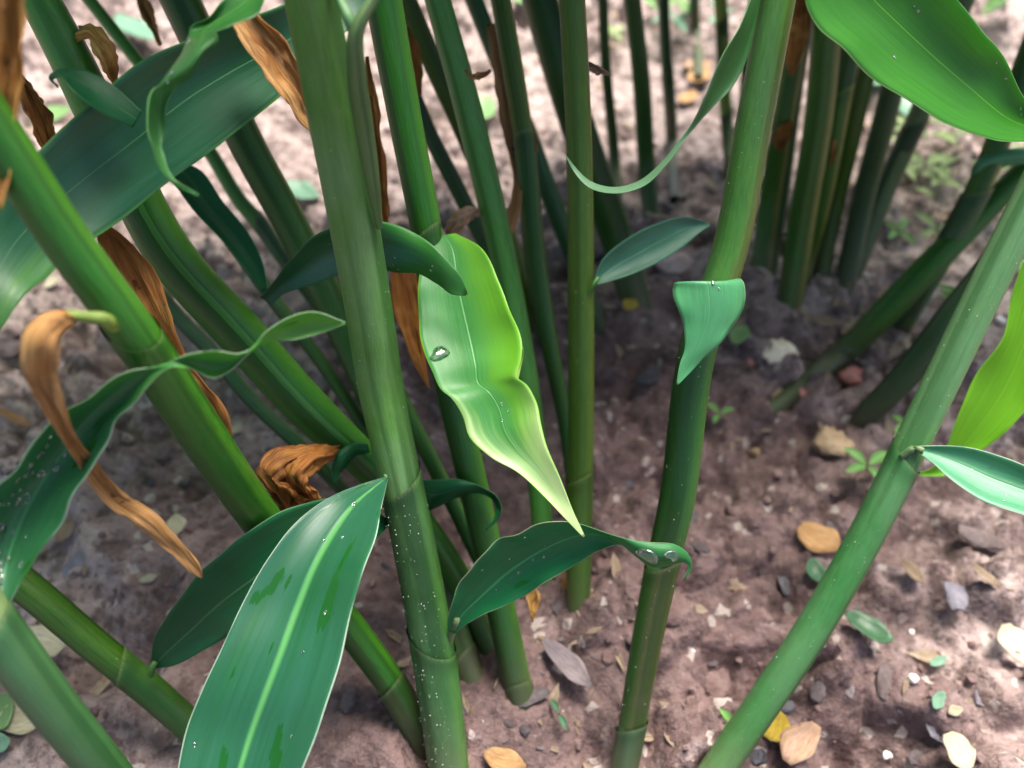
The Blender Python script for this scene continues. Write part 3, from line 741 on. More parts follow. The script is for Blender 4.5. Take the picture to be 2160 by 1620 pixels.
leaf('G8', root('S1'), [(944, 1330, 960, 1336, .342, 0, 0), (945, 1298, 990, 1312, .336, .002, .003), (968, 1236, 1060, 1280, .330, .004, .005), (1020, 1166, 1140, 1236, .324, .006, .006), (1085, 1125, 1215, 1190, .319, .006, .006),
                        (1160, 1102, 1270, 1160, .315, .006, .005), (1250, 1112, 1310, 1150, .312, .005, .003), (1320, 1136, 1335, 1168, .310, .004, -.001), (1375, 1144, 1378, 1196, .309, .004, -.003),
                        (1425, 1150, 1420, 1192, .309, .002, -.003), (1452, 1170, 1440, 1186, .310, 0, -.001), (1460, 1192, 1452, 1192, .311, 0, 0), (1444, 1224, 1442, 1222, .312, 0, 0)],
     leaf_mat((0.006, 0.11, 0.026), (0.06, 0.30, 0.12), (0.36, 0.40, 0.25), (0.08, 0.33, 0.04), spec=.25, bloom=(0.02, 0.18, 0.10), bl=0.35, ribw=0.045, seed=15.0, wet=0.3, tip=(0.02, 0.12, 0.02), tipv=(.62, .85)),
     nv=72, nu=18, wave=.0008, wf=5, label="dark green leaf with a curled wet tip")
leaf('G9', root('L4'), [(888, 1012, 884, 1050, .365, 0, 0), (920, 1012, 900, 1075, .360, .004, -.003), (975, 1012, 960, 1052, .356, .006, -.004), (1018, 1028, 1005, 1040, .354, .004, 0), (1050, 1050, 1040, 1056, .353, .004, .002), (1058, 1082, 1045, 1082, .352, .003, 0), (1044, 1104, 1038, 1100, .352, 0, 0), (1026, 1118, 1024, 1115, .352, 0, 0)],
     G_DARK, label="small dark leaf with a curled tip")
leaf('G10', root('S5'), [(1252, 590, 1256, 602, .366, 0, 0), (1268, 552, 1300, 590, .366, .002, .003), (1320, 505, 1370, 563, .367, .003, .004), (1390, 470, 1435, 525, .369, .003, .003), (1450, 458, 1475, 492, .371, .002, .002), (1496, 470, 1497, 476, .373, 0, 0)],
     leaf_mat((0.02, 0.12, 0.055), (0.05, 0.19, 0.10), (0.06, 0.2, 0.1), (0.08, 0.3, 0.06), bloom=(0.08, 0.2, 0.17), bl=0.5, seed=16.0), label="small lens-shaped leaf")
leaf('G11', root('S12'), [(1462, 604, 1536, 604, .3025, .001, -.004), (1424, 592, 1562, 596, .300, .002, -.007), (1416, 604, 1574, 622, .299, .002, -.006), (1432, 650, 1562, 668, .298, .003, -.004), (1442, 690, 1532, 705, .297, .003, -.002), (1444, 735, 1496, 745, .297, .002, -.001), (1432, 775, 1460, 782, .297, .001, 0), (1427, 810, 1430, 812, .297, 0, 0)],
     leaf_mat((0.05, 0.25, 0.09), (0.09, 0.30, 0.13), (0.3, 0.5, 0.3), (0.12, 0.45, 0.06), bloom=(0.10, 0.26, 0.17), bl=0.4, seed=17.0, ribw=.015, tw=.35), wave=.0012, wf=2, label="short triangular leaf bent over the cane")
leaf('G12', root('S12'), [(1610, -70, 1624, -60, .288, 0, 0), (1582, 0, 1604, 5, .284, .006, 0), (1558, 60, 1590, 70, .283, .010, .002), (1526, 112, 1574, 130, .283, .012, .003), (1502, 165, 1542, 188, .284, .010, .003), (1482, 215, 1502, 228, .285, .006, .001),
                         (1463, 254, 1473, 260, .287, .002, 0), (1438, 290, 1445, 295, .288, 0, 0), (1401, 336, 1409, 343, .289, -.003, 0), (1347, 382, 1357, 393, .290, -.005, 0), (1296, 395, 1299, 408, .291, -.006, 0), (1245, 382, 1241, 395, .292, -.004, 0), (1212, 351, 1207, 357, .292, 0, 0), (1194, 327, 1193, 329, .292, 0, 0)],
     leaf_mat((0.018, 0.10, 0.01), (0.04, 0.14, 0.02), (0.12, 0.25, 0.10), (0.06, 0.3, 0.03), bloom=(0.10, 0.2, 0.12), bl=0.3, seed=18.0, tip=(0.075, 0.17, 0.085), tipv=(.5, .62), ribw=.02),
     nv=64, label="thin curling leaf with an upturned tip")
leaf('G13', root('S19'), [(2278, 330, 2282, 322, .326, 0, 0), (2190, 302, 2215, 262, .318, .006, .003), (2090, 292, 2160, 205, .308, .008, .006), (1980, 255, 2118, 120, .298, .008, .008),
                         (1880, 188, 2070, 60, .290, .008, .009), (1790, 118, 2010, -10, .283, .008, .009), (1722, 55, 1930, -95, .277, .008, .008), (1698, -20, 1850, -160, .272, .006, .005), (1710, -110, 1790, -190, .268, .003, .002), (1735, -200, 1738, -203, .265, 0, 0)],
     G_BRITE, nv=70, nu=20, wave=.0008, wf=3, label="big bright green leaf with a rounded end")
leaf('G14', root('S19'), [(2290, 330, 2296, 336, .345, 0, 0), (2215, 430, 2270, 470, .352, .004, .003), (2158, 560, 2240, 620, .358, .004, .004), (2120, 680, 2205, 760, .362, .004, .005), (2066, 790, 2165, 862, .366, .004, .005), (2020, 880, 2105, 925, .369, .004, .004), (1996, 940, 2060, 955, .372, .002, .003), (1968, 985, 2000, 1003, .376, 0, .001), (1926, 1000, 1928, 1003, .378, 0, 0)],
     G_LIME, nv=48, wave=.0014, wf=3, label="translucent lime green leaf hanging behind the cane")
leaf('G15', root('S19'), [(1925, 942, 1928, 950, .335, 0, 0), (1968, 940, 1962, 972, .331, -.002, .002), (2030, 942, 2002, 1008, .325, -.004, .004), (2110, 962, 2070, 1055, .318, -.005, .005), (2200, 1000, 2170, 1090, .311, -.005, .005), (2300, 1060, 2270, 1135, .305, -.004, .004), (2400, 1140, 2390, 1165, .302, -.002, .002), (2460, 1200, 2460, 1203, .300, 0, 0)],
     G_PALE, label="pale blue-green leaf with a white margin")
leaf('G16', root('S20'), [(2045, 378, 2050, 388, .478, 0, 0), (2055, 345, 2075, 368, .472, .003, -.003), (2100, 320, 2120, 352, .466, .004, -.004), (2160, 312, 2170, 345, .462, .004, -.004), (2225, 330, 2222, 350, .460, .002, 0), (2262, 362, 2262, 365, .460, 0, 0)],
     G_PALE, label="small curled leaf at the node")
leaf('G19', root('L4'), [(775, 935, 780, 955, .352, 0, 0), (735, 938, 745, 965, .347, .002, -.002), (706, 962, 730, 985, .345, .003, -.002), (700, 1000, 718, 998, .345, .002, 0), (705, 1022, 708, 1020, .346, 0, 0)], G_DARK, nv=24, label="tiny curled green leaf")
leaf('G0', root('L3'), [(2, 1302, 18, 1302, .238, 0, 0), (-10, 1270, 22, 1275, .238, 0, 0), (-40, 1190, 70, 1190, .238, .002, .005), (-35, 1090, 140, 1080, .236, .004, .008), (20, 1000, 205, 965, .234, .006, .009), (95, 905, 255, 882, .232, .006, .008),
                        (185, 835, 305, 822, .230, .004, .006), (270, 785, 345, 785, .229, 0, .003), (345, 768, 375, 772, .229, -.004, 0), (400, 745, 410, 780, .230, .004, .003), (450, 738, 450, 800, .232, .006, .005), (498, 748, 492, 778, .235, .004, .003), (525, 738, 520, 750, .237, 0, 0),
                        (560, 700, 570, 720, .239, .004, 0), (610, 668, 625, 718, .242, .006, .003), (668, 660, 680, 702, .245, .005, .002), (728, 679, 729, 683, .248, 0, 0)],
     G_DROP, nv=90, nu=18, wave=.0007, wf=6, label="long drop-covered leaf with a twisted tip")
leaf('G21', root('L6'), [(345, 340, 352, 335, .372, 0, 0), (360, 372, 408, 350, .372, .003, .002), (405, 440, 470, 425, .372, .003, .003), (470, 510, 528, 498, .374, .003, .003), (520, 570, 556, 560, .377, .002, .002), (555, 618, 564, 612, .381, 0, 0)],
     G_DARK, nv=30, label="dark lance-shaped leaf pressed to the cane")
# second rolled sheath and leaf stalk on the thick middle cane
stick("leaf_stalk", root('S1'), [(830, -75, 22, .236), (790, -5, 28, .237), (752, 65, 42, .238), (752, 150, 46, .246), (768, 270, 40, .262), (788, 400, 30, .278), (800, 480, 14, .290)], stem_mat((0.10, 0.15, 0.055), (0.07, 0.12, 0.04), 0.55, 0.5, 0.5, 0.2), 16, 30)
stick("leaf_stalk", root('S1'), [(690, -60, 18, .238), (715, -5, 20, .238), (742, 58, 26, .238), (750, 90, 20, .242)], stem_mat((0.12, 0.24, 0.10), None, 0.5, 0.3, 0.45, 0.3), 12, 14)
# collars where blades leave the canes
stick("petiole", root('S1'), [(812, 1005, 10, .3275), (822, 1004, 18, .330), (838, 1022, 18, .332)], M_COLLAR, 10, 8)
stick("petiole", root('S1'), [(964, 1306, 14, .338), (953, 1332, 19, .345), (944, 1362, 18, .350), (938, 1420, 10, .353)], M_COLLAR, 10, 10)
stick("petiole", root('L2'), [(328, 1396, 12, .335), (320, 1412, 15, .336), (318, 1426, 12, .338)], M_LITE, 10, 8)
stick("petiole", root('L3'), [(8, 1278, 22, .240), (8, 1300, 30, .238), (6, 1335, 44, .240), (10, 1380, 50, .246)], M_COLLAR, 10, 8)
stick("petiole", root('S19'), [(1948, 951, 13, .333), (1928, 947, 15, .3345), (1902, 962, 12, .337)], M_COLLAR, 10, 8)
stick("petiole", root('S5'), [(1262, 585, 9, .364), (1254, 597, 10, .363), (1244, 615, 9, .365)], M_LITE, 8, 8)
stick("petiole", root('L1'), [(140, 664, 22, .212), (175, 668, 26, .213), (215, 672, 32, .214), (240, 690, 24, .222)], M_YEL, 12, 10)

# ------------------------------------------------------------------ withered leaves
D_TAN = dry_mat((0.40, 0.18, 0.045), (0.56, 0.33, 0.14), (0.24, 0.085, 0.02))
D_ORG = dry_mat((0.46, 0.19, 0.035), (0.34, 0.12, 0.025), (0.58, 0.32, 0.09))
D_RED = dry_mat((0.32, 0.11, 0.025), (0.46, 0.20, 0.045), (0.13, 0.045, 0.014))
D_PALE = dry_mat((0.56, 0.40, 0.27), (0.46, 0.27, 0.14), (0.66, 0.52, 0.40))
D_HONEY = dry_mat((0.52, 0.24, 0.045), (0.66, 0.38, 0.12), (0.30, 0.10, 0.02))
def dry(key, parent, rows, mat, label, **kw):
    kw.setdefault('wrinkle', 0.0012)
    return leaf(key, root(parent), rows, mat, name="withered_leaf", label=label, **kw)
dry('B1', 'L1', [(-75, -150, -60, -145, .185, 0, 0), (-30, -60, 70, -60, .19, .004, .004), (-18, 0, 56, 0, .193, .006, .006), (-22, 110, 54, 110, .196, .006, .007), (-18, 210, 46, 210, .199, .006, .006), (-14, 300, 32, 300, .201, .004, .004), (-8, 380, 18, 380, .203, 0, .002), (0, 440, 5, 440, .204, 0, 0)], D_HONEY, "long honey brown withered leaf hanging")
dry('B2', 'L4', [(20, 130, 26, 128, .285, 0, 0), (38, 200, 72, 180, .285, .004, .004), (62, 260, 102, 235, .287, .004, .004), (92, 320, 120, 292, .29, .002, .002), (118, 345, 122, 342, .29, 0, 0)], D_RED, "reddish brown shrivelled leaf")
dry('B3', 'L4', [(152, 86, 158, 78, .305, 0, 0), (158, 92, 168, 62, .30, .002, -.004), (188, 80, 192, 56, .295, .002, -.004), (205, 115, 225, 75, .294, .002, -.004), (222, 150, 246, 115, .297, .002, -.003), (234, 172, 249, 155, .30, 0, 0), (245, 190, 248, 188, .302, 0, 0)], D_HONEY, "looped golden brown leaf scrap")
dry('B4', 'S1', [(470, -60, 478, -65, .262, 0, 0), (470, 5, 510, -15, .263, .004, .003), (492, 65, 545, 25, .265, .005, .004), (545, 140, 600, 85, .268, .005, .005), (592, 200, 640, 155, .272, .004, .004), (632, 256, 660, 225, .278, .002, .002), (690, 300, 694, 298, .285, 0, 0)], D_TAN, "brown withered strip", nu=16)
dry('B5', 'L5', [(285, -40, 300, -45, .40, 0, 0), (288, 0, 312, -5, .40, 0, .002), (308, 50, 328, 42, .40, 0, .002), (335, 98, 342, 95, .405, 0, 0)], D_TAN, "thin tan strip", nv=24)
dry('B6', 'L4', [(205, 470, 212, 462, .288, 0, 0), (212, 520, 268, 500, .288, .004, .004), (228, 580, 310, 555, .288, .006, .006), (268, 655, 352, 640, .29, .006, .006), (320, 720, 378, 715, .294, .004, .005), (355, 775, 400, 770, .298, .003, .003), (395, 835, 450, 830, .302, .003, .004), (425, 880, 482, 880, .306, .002, .003), (485, 930, 492, 925, .312, 0, 0)], D_ORG, "long orange-brown withered leaf", nu=18)
dry('B7', 'L1', [(160, 660, 160, 684, .2125, 0, 0), (120, 656, 140, 700, .2105, 0, -.004), (82, 668, 128, 722, .208, -.002, -.005), (52, 700, 122, 745, .207, -.002, -.005), (44, 745, 122, 760, .208, -.002, -.004), (52, 800, 122, 800, .211, 0, .003), (80, 855, 136, 845, .216, .002, .003), (112, 905, 150, 895, .224, .003, .002), (150, 962, 180, 945, .234, .003, .002),
                 (188, 1012, 215, 985, .246, .003, .002), (240, 1072, 262, 1042, .255, .004, .002), (285, 1108, 322, 1075, .258, .005, -.004), (335, 1145, 358, 1118, .262, .004, -.003), (385, 1190, 402, 1165, .268, .003, .001), (412, 1215, 424, 1198, .272, 0, 0), (425, 1220, 427, 1216, .273, 0, 0)], D_TAN, "curled tan withered leaf trailing down", nv=80, nu=18)
dry('B9', 'L4', [(690, 935, 700, 955, .345, 0, 0), (630, 938, 660, 985, .336, .002, -.006), (575, 955, 605, 1005, .328, .002, -.008), (552, 985, 592, 1025, .325, .002, -.007), (560, 1010, 620, 1040, .325, .003, -.005), (590, 1050, 650, 1050, .329, .003, .002), (612, 1085, 655, 1080, .335, .002, 0), (640, 1115, 645, 1113, .34, 0, 0)], D_RED, "crumpled rust brown dead leaf", wrinkle=.0022)
dry('B9b', 'L4', [(715, 940, 722, 958, .348, 0, 0), (680, 945, 690, 975, .338, .002, -.006), (632, 950, 660, 995, .331, .002, -.008), (596, 985, 650, 1020, .326, .002, -.006), (610, 1030, 668, 1040, .328, .003, 0), (640, 1068, 682, 1062, .334, .002, 0), (665, 1100, 668, 1098, .338, 0, 0)], D_ORG, "folded orange-brown dead leaf", wrinkle=.0022)
dry('B9c', 'L4', [(560, 965, 568, 960, .332, 0, 0), (550, 1000, 578, 985, .330, .002, -.003), (562, 1035, 590, 1020, .331, .002, .002), (585, 1070, 608, 1060, .336, .002, 0), (605, 1095, 610, 1092, .34, 0, 0)], D_TAN, "tan shred of dead leaf")
dry('B10', 'S2', [(820, 480, 830, 478, .372, 0, 0), (822, 560, 872, 560, .372, .002, .003), (828, 640, 888, 640, .374, .003, .004), (848, 705, 892, 705, .376, .003, .003), (865, 750, 895, 745, .378, .002, .001), (893, 800, 903, 795, .38, 0, 0), (905, 820, 907, 818, .38, 0, 0)], D_ORG, "orange withered leaf")
dry('B11', 'S4', [(1025, 50, 1050, 48, .402, 0, 0), (1040, 150, 1068, 150, .402, .002, .002), (1056, 250, 1080, 250, .403, .002, .002), (1074, 330, 1092, 330, .403, .001, .001), (1083, 385, 1102, 388, .40, -.002, 0), (1074, 430, 1098, 440, .398, -.003, -.001), (1048, 478, 1084, 490, .397, -.003, -.002), (1038, 525, 1064, 530, .398, -.002, -.001), (1034, 560, 1044, 562, .40, 0, 0)], dry_mat((0.52, 0.31, 0.15), (0.42, 0.20, 0.06), (0.60, 0.42, 0.26)), "long pale orange dried ribbon")
dry('B11b', 'S4', [(1108, 262, 1118, 258, .394, 0, 0), (1112, 285, 1128, 280, .395, .001, 0), (1116, 320, 1132, 318, .397, .001, 0), (1126, 345, 1130, 345, .398, 0, 0)], D_TAN, "short tan shred at the node", nv=20)
dry('B12', 'S3', [(938, 492, 946, 498, .388, 0, 0), (946, 462, 970, 485, .384, .002, -.003), (972, 440, 990, 468, .382, .002, -.004), (1000, 436, 1006, 455, .382, .002, -.002), (1018, 446, 1018, 452, .384, 0, 0)], D_PALE, "pale tan arching shred")
dry('B13', 'S2', [(770, 120, 778, 118, .345, 0, 0), (772, 200, 792, 198, .35, .001, .002), (778, 290, 805, 288, .355, .001, .002), (790, 370, 815, 368, .36, .001, .002), (800, 440, 820, 440, .365, 0, .001), (815, 500, 818, 500, .368, 0, 0)], D_ORG, "narrow orange dried strip")
dry('B14', 'S13', [(1700, -40, 1712, -45, .46, 0, 0), (1672, 20, 1712, 20, .458, .002, .003), (1664, 70, 1704, 75, .458, .003, .003), (1660, 120, 1690, 125, .46, .002, .002), (1664, 160, 1672, 160, .462, 0, 0)], D_ORG, "rust orange withered leaf")
dry('B15', 'S5', [(1240, 128, 1242, 150, .352, 0, 0), (1258, 135, 1256, 156, .352, .001, .001), (1275, 146, 1272, 158, .353, .001, 0), (1291, 158, 1290, 160, .354, 0, 0)], D_PALE, "short pale pointed scrap", nv=16)
dry('B17', 'S22', [(1660, 255, 1668, 250, .52, 0, 0), (1636, 275, 1672, 262, .52, .002, .002), (1630, 300, 1668, 290, .522, .002, .002), (1640, 318, 1650, 316, .525, 0, 0)], D_RED, "dull red-brown scrap", nv=20)
dry('B18', 'S2', [(1118, 1235, 1126, 1235, .368, 0, 0), (1112, 1262, 1140, 1258, .368, .001, .001), (1116, 1290, 1132, 1288, .369, .001, 0), (1122, 1312, 1125, 1312, .37, 0, 0)], D_HONEY, "short yellow-brown flap", nv=16)
dry('B19', 'S27', [(856, 60, 862, 56, .395, 0, 0), (852, 110, 880, 100, .394, .002, -.002), (862, 160, 892, 150, .396, .002, .002), (880, 205, 890, 200, .40, 0, 0)], D_ORG, "orange dried scrap", nu=10, nv=24)
dry('B20', 'S3', [(978, 150, 984, 146, .352, 0, 0), (992, 158, 1000, 168, .350, .001, -.002), (1018, 152, 1022, 164, .350, .001, 0), (1034, 146, 1036, 152, .352, 0, 0)], D_TAN, "small tan flap at the side", nu=10, nv=20)
dry('B21', 'S23', [(1778, 170, 1786, 166, .505, 0, 0), (1772, 230, 1790, 226, .505, .001, .002), (1758, 300, 1776, 298, .51, .001, .002), (1750, 350, 1754, 350, .515, 0, 0)], D_RED, "red-brown strip of old sheath", nu=10, nv=24)
dry('B22', 'S25', [(1732, 90, 1742, 88, .56, 0, 0), (1724, 170, 1746, 168, .56, .001, .002), (1716, 260, 1738, 258, .565, .001, .002), (1712, 320, 1716, 320, .57, 0, 0)], D_TAN, "tan strip of old sheath", nu=10, nv=24)
dry('B23', 'S4', [(1195, 1190, 1203, 1190, .425, 0, 0), (1186, 1230, 1212, 1228, .424, .001, .002), (1192, 1280, 1206, 1278, .424, .001, 0), (1198, 1312, 1200, 1312, .424, 0, 0)], D_TAN, "tan flap near the foot", nu=10, nv=20)

# ------------------------------------------------------------------ unseen leaves added above the view on the same canes, placed for their shade
def shade_canopy():
    nv, nu = 14, 5
    vv = np.linspace(0, 1, nv); uu = np.linspace(-1, 1, nu)
    Lg, Wd = 0.24, 0.027
    prof = np.sin(np.pi * np.clip(vv, 0.02, 0.995) ** 0.8)
    V = []
    for v, p in zip(vv, prof):
        for u in uu:
            V.append((u * Wd * p, v * Lg - 0.05 * v * v, -0.10 * v * v + abs(u) * 0.006 * p))
    F = [(i * nu + j, i * nu + j + 1, (i + 1) * nu + j + 1, (i + 1) * nu + j) for i in range(nv - 1) for j in range(nu - 1)]
    UV = [((u + 1) / 2, v) for v in vv for u in uu]
    me = None
    Va = np.array(V)
    GUARD = np.array([P(1050, 760, .305), P(1150, 1000, .30), P(590, 1350, .28), P(150, 1000, .234), P(1950, 130, .29), P(2080, 1010, .32), P(1400, 1170, .31), P(700, 300, .27)])
    for key, s in STEMS.items():
        if not s['top']: continue
        C = s['C']
        for k in range(11):
            i = min(s['top'] - 1, int(k * 1.0))
            for tries in range(40):
                az = rnd.uniform(0, 6.283)
                M = Matrix.Translation(C[i]) @ Matrix.Rotation(az, 4, 'Z') @ Matrix.Rotation(rnd.uniform(0.0, 0.75), 4, 'X') @ Matrix.Scale(rnd.uniform(0.75, 1.15), 4)
                Wp = Va @ np.array(M)[:3, :3].T + np.array(M)[:3, 3]
                q = proj(Wp)
                d = Wp - CAMP
                inview = (q[:, 2] > 0.0) & (q[:, 0] > -130) & (q[:, 0] < 2290) & (q[:, 1] > -130) & (q[:, 1] < 1750)
                shade = Wp - np.outer(Wp[:, 2] / sd.z, np.array(sd))
                g_ = proj(shade)
                lit = ((g_[:, 1] < 330) & (g_[:, 0] < 1350) | (g_[:, 0] > 1650) & (g_[:, 1] > 1050) | (g_[:, 1] < 200)).mean() > 0.10
                mid = ((g_[:, 0] > 480) & (g_[:, 0] < 1560) & (g_[:, 1] > 560) & (g_[:, 1] < 1800)).mean()
                lit = lit or (k % 2 == 1 and mid < 0.35)
                ray = Wp[:, None] - GUARD[None]
                off = np.linalg.norm(ray - (ray @ np.array(sd))[..., None] * np.array(sd), axis=2)
                lit = lit or ((off < 0.045) & (ray @ np.array(sd) > 0)).any()
                
                close = np.linalg.norm(d, axis=1).min() < 0.09
                if not inview.any() and not close and not lit: break
            else:
                continue
            if me is None:
                o = link("leaf", V, F, G_BRITE, s['root'], UV); me = o.data  # added shade caster, out of view
            else:
                o = bpy.data.objects.new("leaf", me); col.objects.link(o); o.parent = s['root']
                o.matrix_parent_inverse = Matrix.Translation(-Vector(s['root'].location))
            o.matrix_basis = M
shade_canopy()

# ------------------------------------------------------------------ litter nobody could count
def litter(name, label, n, mat, kind, smin, smax, seed):
    r = np.random.default_rng(seed)
    V, F, UV, k = [], [], [], 0
    for _ in range(n):
        x, y = r.uniform(-.62, .66), r.uniform(0.02, 1.08)
        foot = r.random() < .25
        if foot:
            x, y = FEET[r.integers(len(FEET))] + r.normal(size=2) * .022
        if not foot and vnoise(np.array([x * 6. + seed]), np.array([y * 6.]))[0] < r.uniform(-.4, .1): continue
        s = smin + (smax - smin) * r.random() ** 2.5
        a = r.uniform(0, 6.283); c_, s_ = math.cos(a), math.sin(a)
        R = np.array([[c_, -s_, 0], [s_, c_, 0], [0, 0, 1]])
        tx = r.uniform(-.4, .4); R = R @ np.array([[1, 0, 0], [0, math.cos(tx), -math.sin(tx)], [0, math.sin(tx), math.cos(tx)]])
        if kind == 'leaf':
            w_ = r.uniform(.14, .36); b_ = r.uniform(-.3, .5)
            q = np.array([(0, -1, 0), (-w_, -.5, .1), (0, -.5, b_ * .3), (w_, -.4, .12), (-w_ * 1.1, .2, .15), (0, .2, b_ * .5), (w_, .25, .1), (0, 1, b_)]) * s
            f = np.array([(0, 2, 1), (0, 3, 2), (1, 2, 4), (2, 5, 4), (2, 3, 5), (3, 6, 5), (4, 5, 7), (5, 6, 7)])
        else:
            v, f = lump(ICO1, 1.0, 1.0, int(r.integers(99999)))
            q = v * np.array([s * r.uniform(.25, .5), s, s * r.uniform(.15, .3)])
        z = float(soil_h(x, y))
        V.append(q @ R.T + np.array([x, y, z + s * .12])); F.append(f + k); k += len(q)
        UV.append(np.stack([q[:, 0] / s + .5 + r.uniform(0, 5), q[:, 1] / s], 1))
    o = link(name, np.concatenate(V), np.concatenate(F).tolist(), mat, None, np.concatenate(UV), smooth=False)
    tag(o, label, "litter", kind="stuff")
litter("leaf_litter", "small straw-coloured scraps of dead leaf strewn over the soil", 800, dry_mat((0.50, 0.40, 0.28), (0.40, 0.28, 0.18), (0.62, 0.54, 0.44)), 'leaf', .003, .013, 1)
litter("bark_litter", "small dark bits of bark strewn over the soil", 900, solid_mat("bark_bits", (0.05, 0.04, 0.042), (0.12, 0.095, 0.095), 90, 0.8, 0.7), 'bit', .002, .010, 2)
litter("grit", "pale grit and chalky bits strewn over the soil", 110, solid_mat("grit", (0.46, 0.42, 0.40), (0.60, 0.56, 0.53), 90, 0.75, 0.5), 'bit', .0010, .0036, 3)

# ------------------------------------------------------------------ water on the leaves
DROPV, DROPF = ICO2
drop_me = {}
def drop(key, u, v, rad, label, group=None, sx=1.0, sy=1.0, flat=0.5, wide=False):
    G, Nn = LEAVES[key]
    nv, nu = G.shape[0] - 1, G.shape[1] - 1
    i, j = int(round(v * nv)), int(round(u * nu))
    p, n = G[i, j], Nn[i, j]
    if n @ BACK < 0: n = -n
    t = G[min(i + 1, nv), j] - G[max(i - 1, 0), j]; t = t - n * (t @ n); t /= np.linalg.norm(t)
    b = np.cross(n, t)
    if not drop_me:
        v0 = DROPV.copy(); v0[:, 2] = np.where(v0[:, 2] < 0, v0[:, 2] * 0.25, v0[:, 2])
        for s_ in range(4):
            r = np.random.default_rng(s_ + 40)
            w0 = v0.copy(); a = np.arctan2(v0[:, 1], v0[:, 0])
            k = 1 + (0.05 + 0.05 * s_) * np.sin(2 * a + r.uniform(0, 6)) + 0.05 * s_ * np.sin(3 * a + r.uniform(0, 6))
            w0[:, :2] *= k[:, None]
            m = bpy.data.meshes.new("water_drop"); m.from_pydata(w0.tolist(), [], DROPF.tolist())
            m.polygons.foreach_set("use_smooth", [True] * len(m.polygons)); m.materials.append(WATER); drop_me[s_] = m
    o = bpy.data.objects.new("water_drop", drop_me[3 if wide else rnd.randrange(3)])
    R = Matrix(((b[0], t[0], n[0]), (b[1], t[1], n[1]), (b[2], t[2], n[2]))).to_4x4()
    c = p + n * 0.00022
    o.matrix_world = Matrix.Translation(c) @ R @ Matrix.Diagonal((rad * sx, rad * sy, rad * flat, 1))
    col.objects.link(o)
    tag(o, label, "water drop", group)
    return o
GD = "drops beaded on the drop-covered leaf"
for i in range(52):
    v = rnd.uniform(0.06, 0.42); u = rnd.uniform(0.1, 0.9) if i < 16 else rnd.uniform(0.08, 0.46)
    drop('G0', u, v, rnd.choice((.0004, .0005, .0007, .0009, .0013)), "clear bead of water on the long leaf with the twisted tip, lower left", GD, rnd.uniform(.8, 1.3), rnd.uniform(.9, 1.5))
drop('G5', 0.14, 0.40, .0036, "large oval pool of water near the edge of the yellowing leaf", None, 1.25, 0.75, 0.42, True)
for u, v in ((.55, .57), (.62, .6), (.5, .62)):
    drop('G5', u, v, .0006, "tiny drop below the crease of the yellowing leaf", "tiny drops on the yellowing leaf")
drop('G8', 0.55, 0.80, .0030, "large shining drop in the curled tip of the dark green leaf", None, 1.1, 1.3, 0.5, True)
drop('G8', 0.5, 0.87, .0022, "smaller drop at the very end of the curled tip of the dark green leaf", None, 1.1, 1.3, 0.5, True)
for i in range(14):
    drop('G8', rnd.uniform(.1, .9), rnd.uniform(.08, .5), rnd.choice((.0003, .0004, .0006)), "tiny drop sprinkled on the dark green leaf with the curled tip", "tiny drops on the leaf with the curled tip")
drop('G6', 0.5, 0.13, .0011, "dark wet bead near the top of the large glossy leaf", None, .9, 1.3)
for i in range(14):
    drop('G6', rnd.uniform(.06, .9), rnd.uniform(.1, .85), rnd.choice((.0004, .0005, .0007)), "tiny drop sprinkled on the large glossy leaf with the pale rib", "tiny drops on the large glossy leaf")
for i in range(10):
    drop('G13', rnd.uniform(.1, .9), rnd.uniform(.12, .7), rnd.choice((.0004, .0006)), "tiny drop on the big bright leaf, upper right", "tiny drops on the big bright leaf")
for i in range(8):
    drop('G2', rnd.uniform(.1, .4), rnd.uniform(.25, .75), rnd.choice((.0004, .0006, .0008)), "tiny drop along the edge of the twisted narrow leaf", "tiny drops on the twisted narrow leaf")
for i in range(12):
    drop('G11', rnd.uniform(.25, .8), rnd.uniform(.0, .16), rnd.choice((.0003, .0005, .0008)), "tiny drop at the fold of the small triangular leaf", "tiny drops on the triangular leaf")
for i in range(8):
    drop('G4', rnd.uniform(.5, .95), rnd.uniform(.55, .9), rnd.choice((.0004, .0006)), "tiny drop on the dark arching leaf", "tiny drops on the dark arching leaf")
for i in range(7):
    drop('G15', rnd.uniform(.3, .95), rnd.uniform(.1, .5), .0004, "tiny drop on the pale blue-green leaf", "tiny drops on the pale blue-green leaf")

DEW = solid_mat("dew", (0.75, 0.78, 0.68), (0.85, 0.85, 0.8), 80, 0.15, 0.0, 0.6)
def dew(key, y0, y1, n, smin=.00008, smax=.00022):
    """hair-fine specks of dew on a cane"""
    s = STEMS[key]; C, R = s['C'], s['R']; px = proj(C)
    ids = [i for i in range(len(C) - 1) if y0 <= px[i, 1] <= y1]
    V, F, k = [], [], 0
    for q in range(n):
        i = rnd.choice(ids); f = rnd.random()
        c = C[i] * (1 - f) + C[i + 1] * f; r = (R[i] * (1 - f) + R[i + 1] * f) * 1.085
        T = C[i + 1] - C[i]; T /= np.linalg.norm(T); b = BACK - T * (BACK @ T); b /= np.linalg.norm(b); sd_ = np.cross(b, T)
        a = rnd.uniform(-1.5, 1.5); sz = smin + (smax - smin) * rnd.random() ** 3
        V.append(ICO1[0] * sz + c + (b * math.cos(a) + sd_ * math.sin(a)) * r); F.append(ICO1[1] + k); k += len(ICO1[0])
    o = link("dew_specks", np.concatenate(V), np.concatenate(F).tolist(), DEW, s['root'])
    o["kind"] = "stuff"
dew('S1', 1020, 1700, 230); dew('S1', 0, 1000, 60, .00006, .00013)
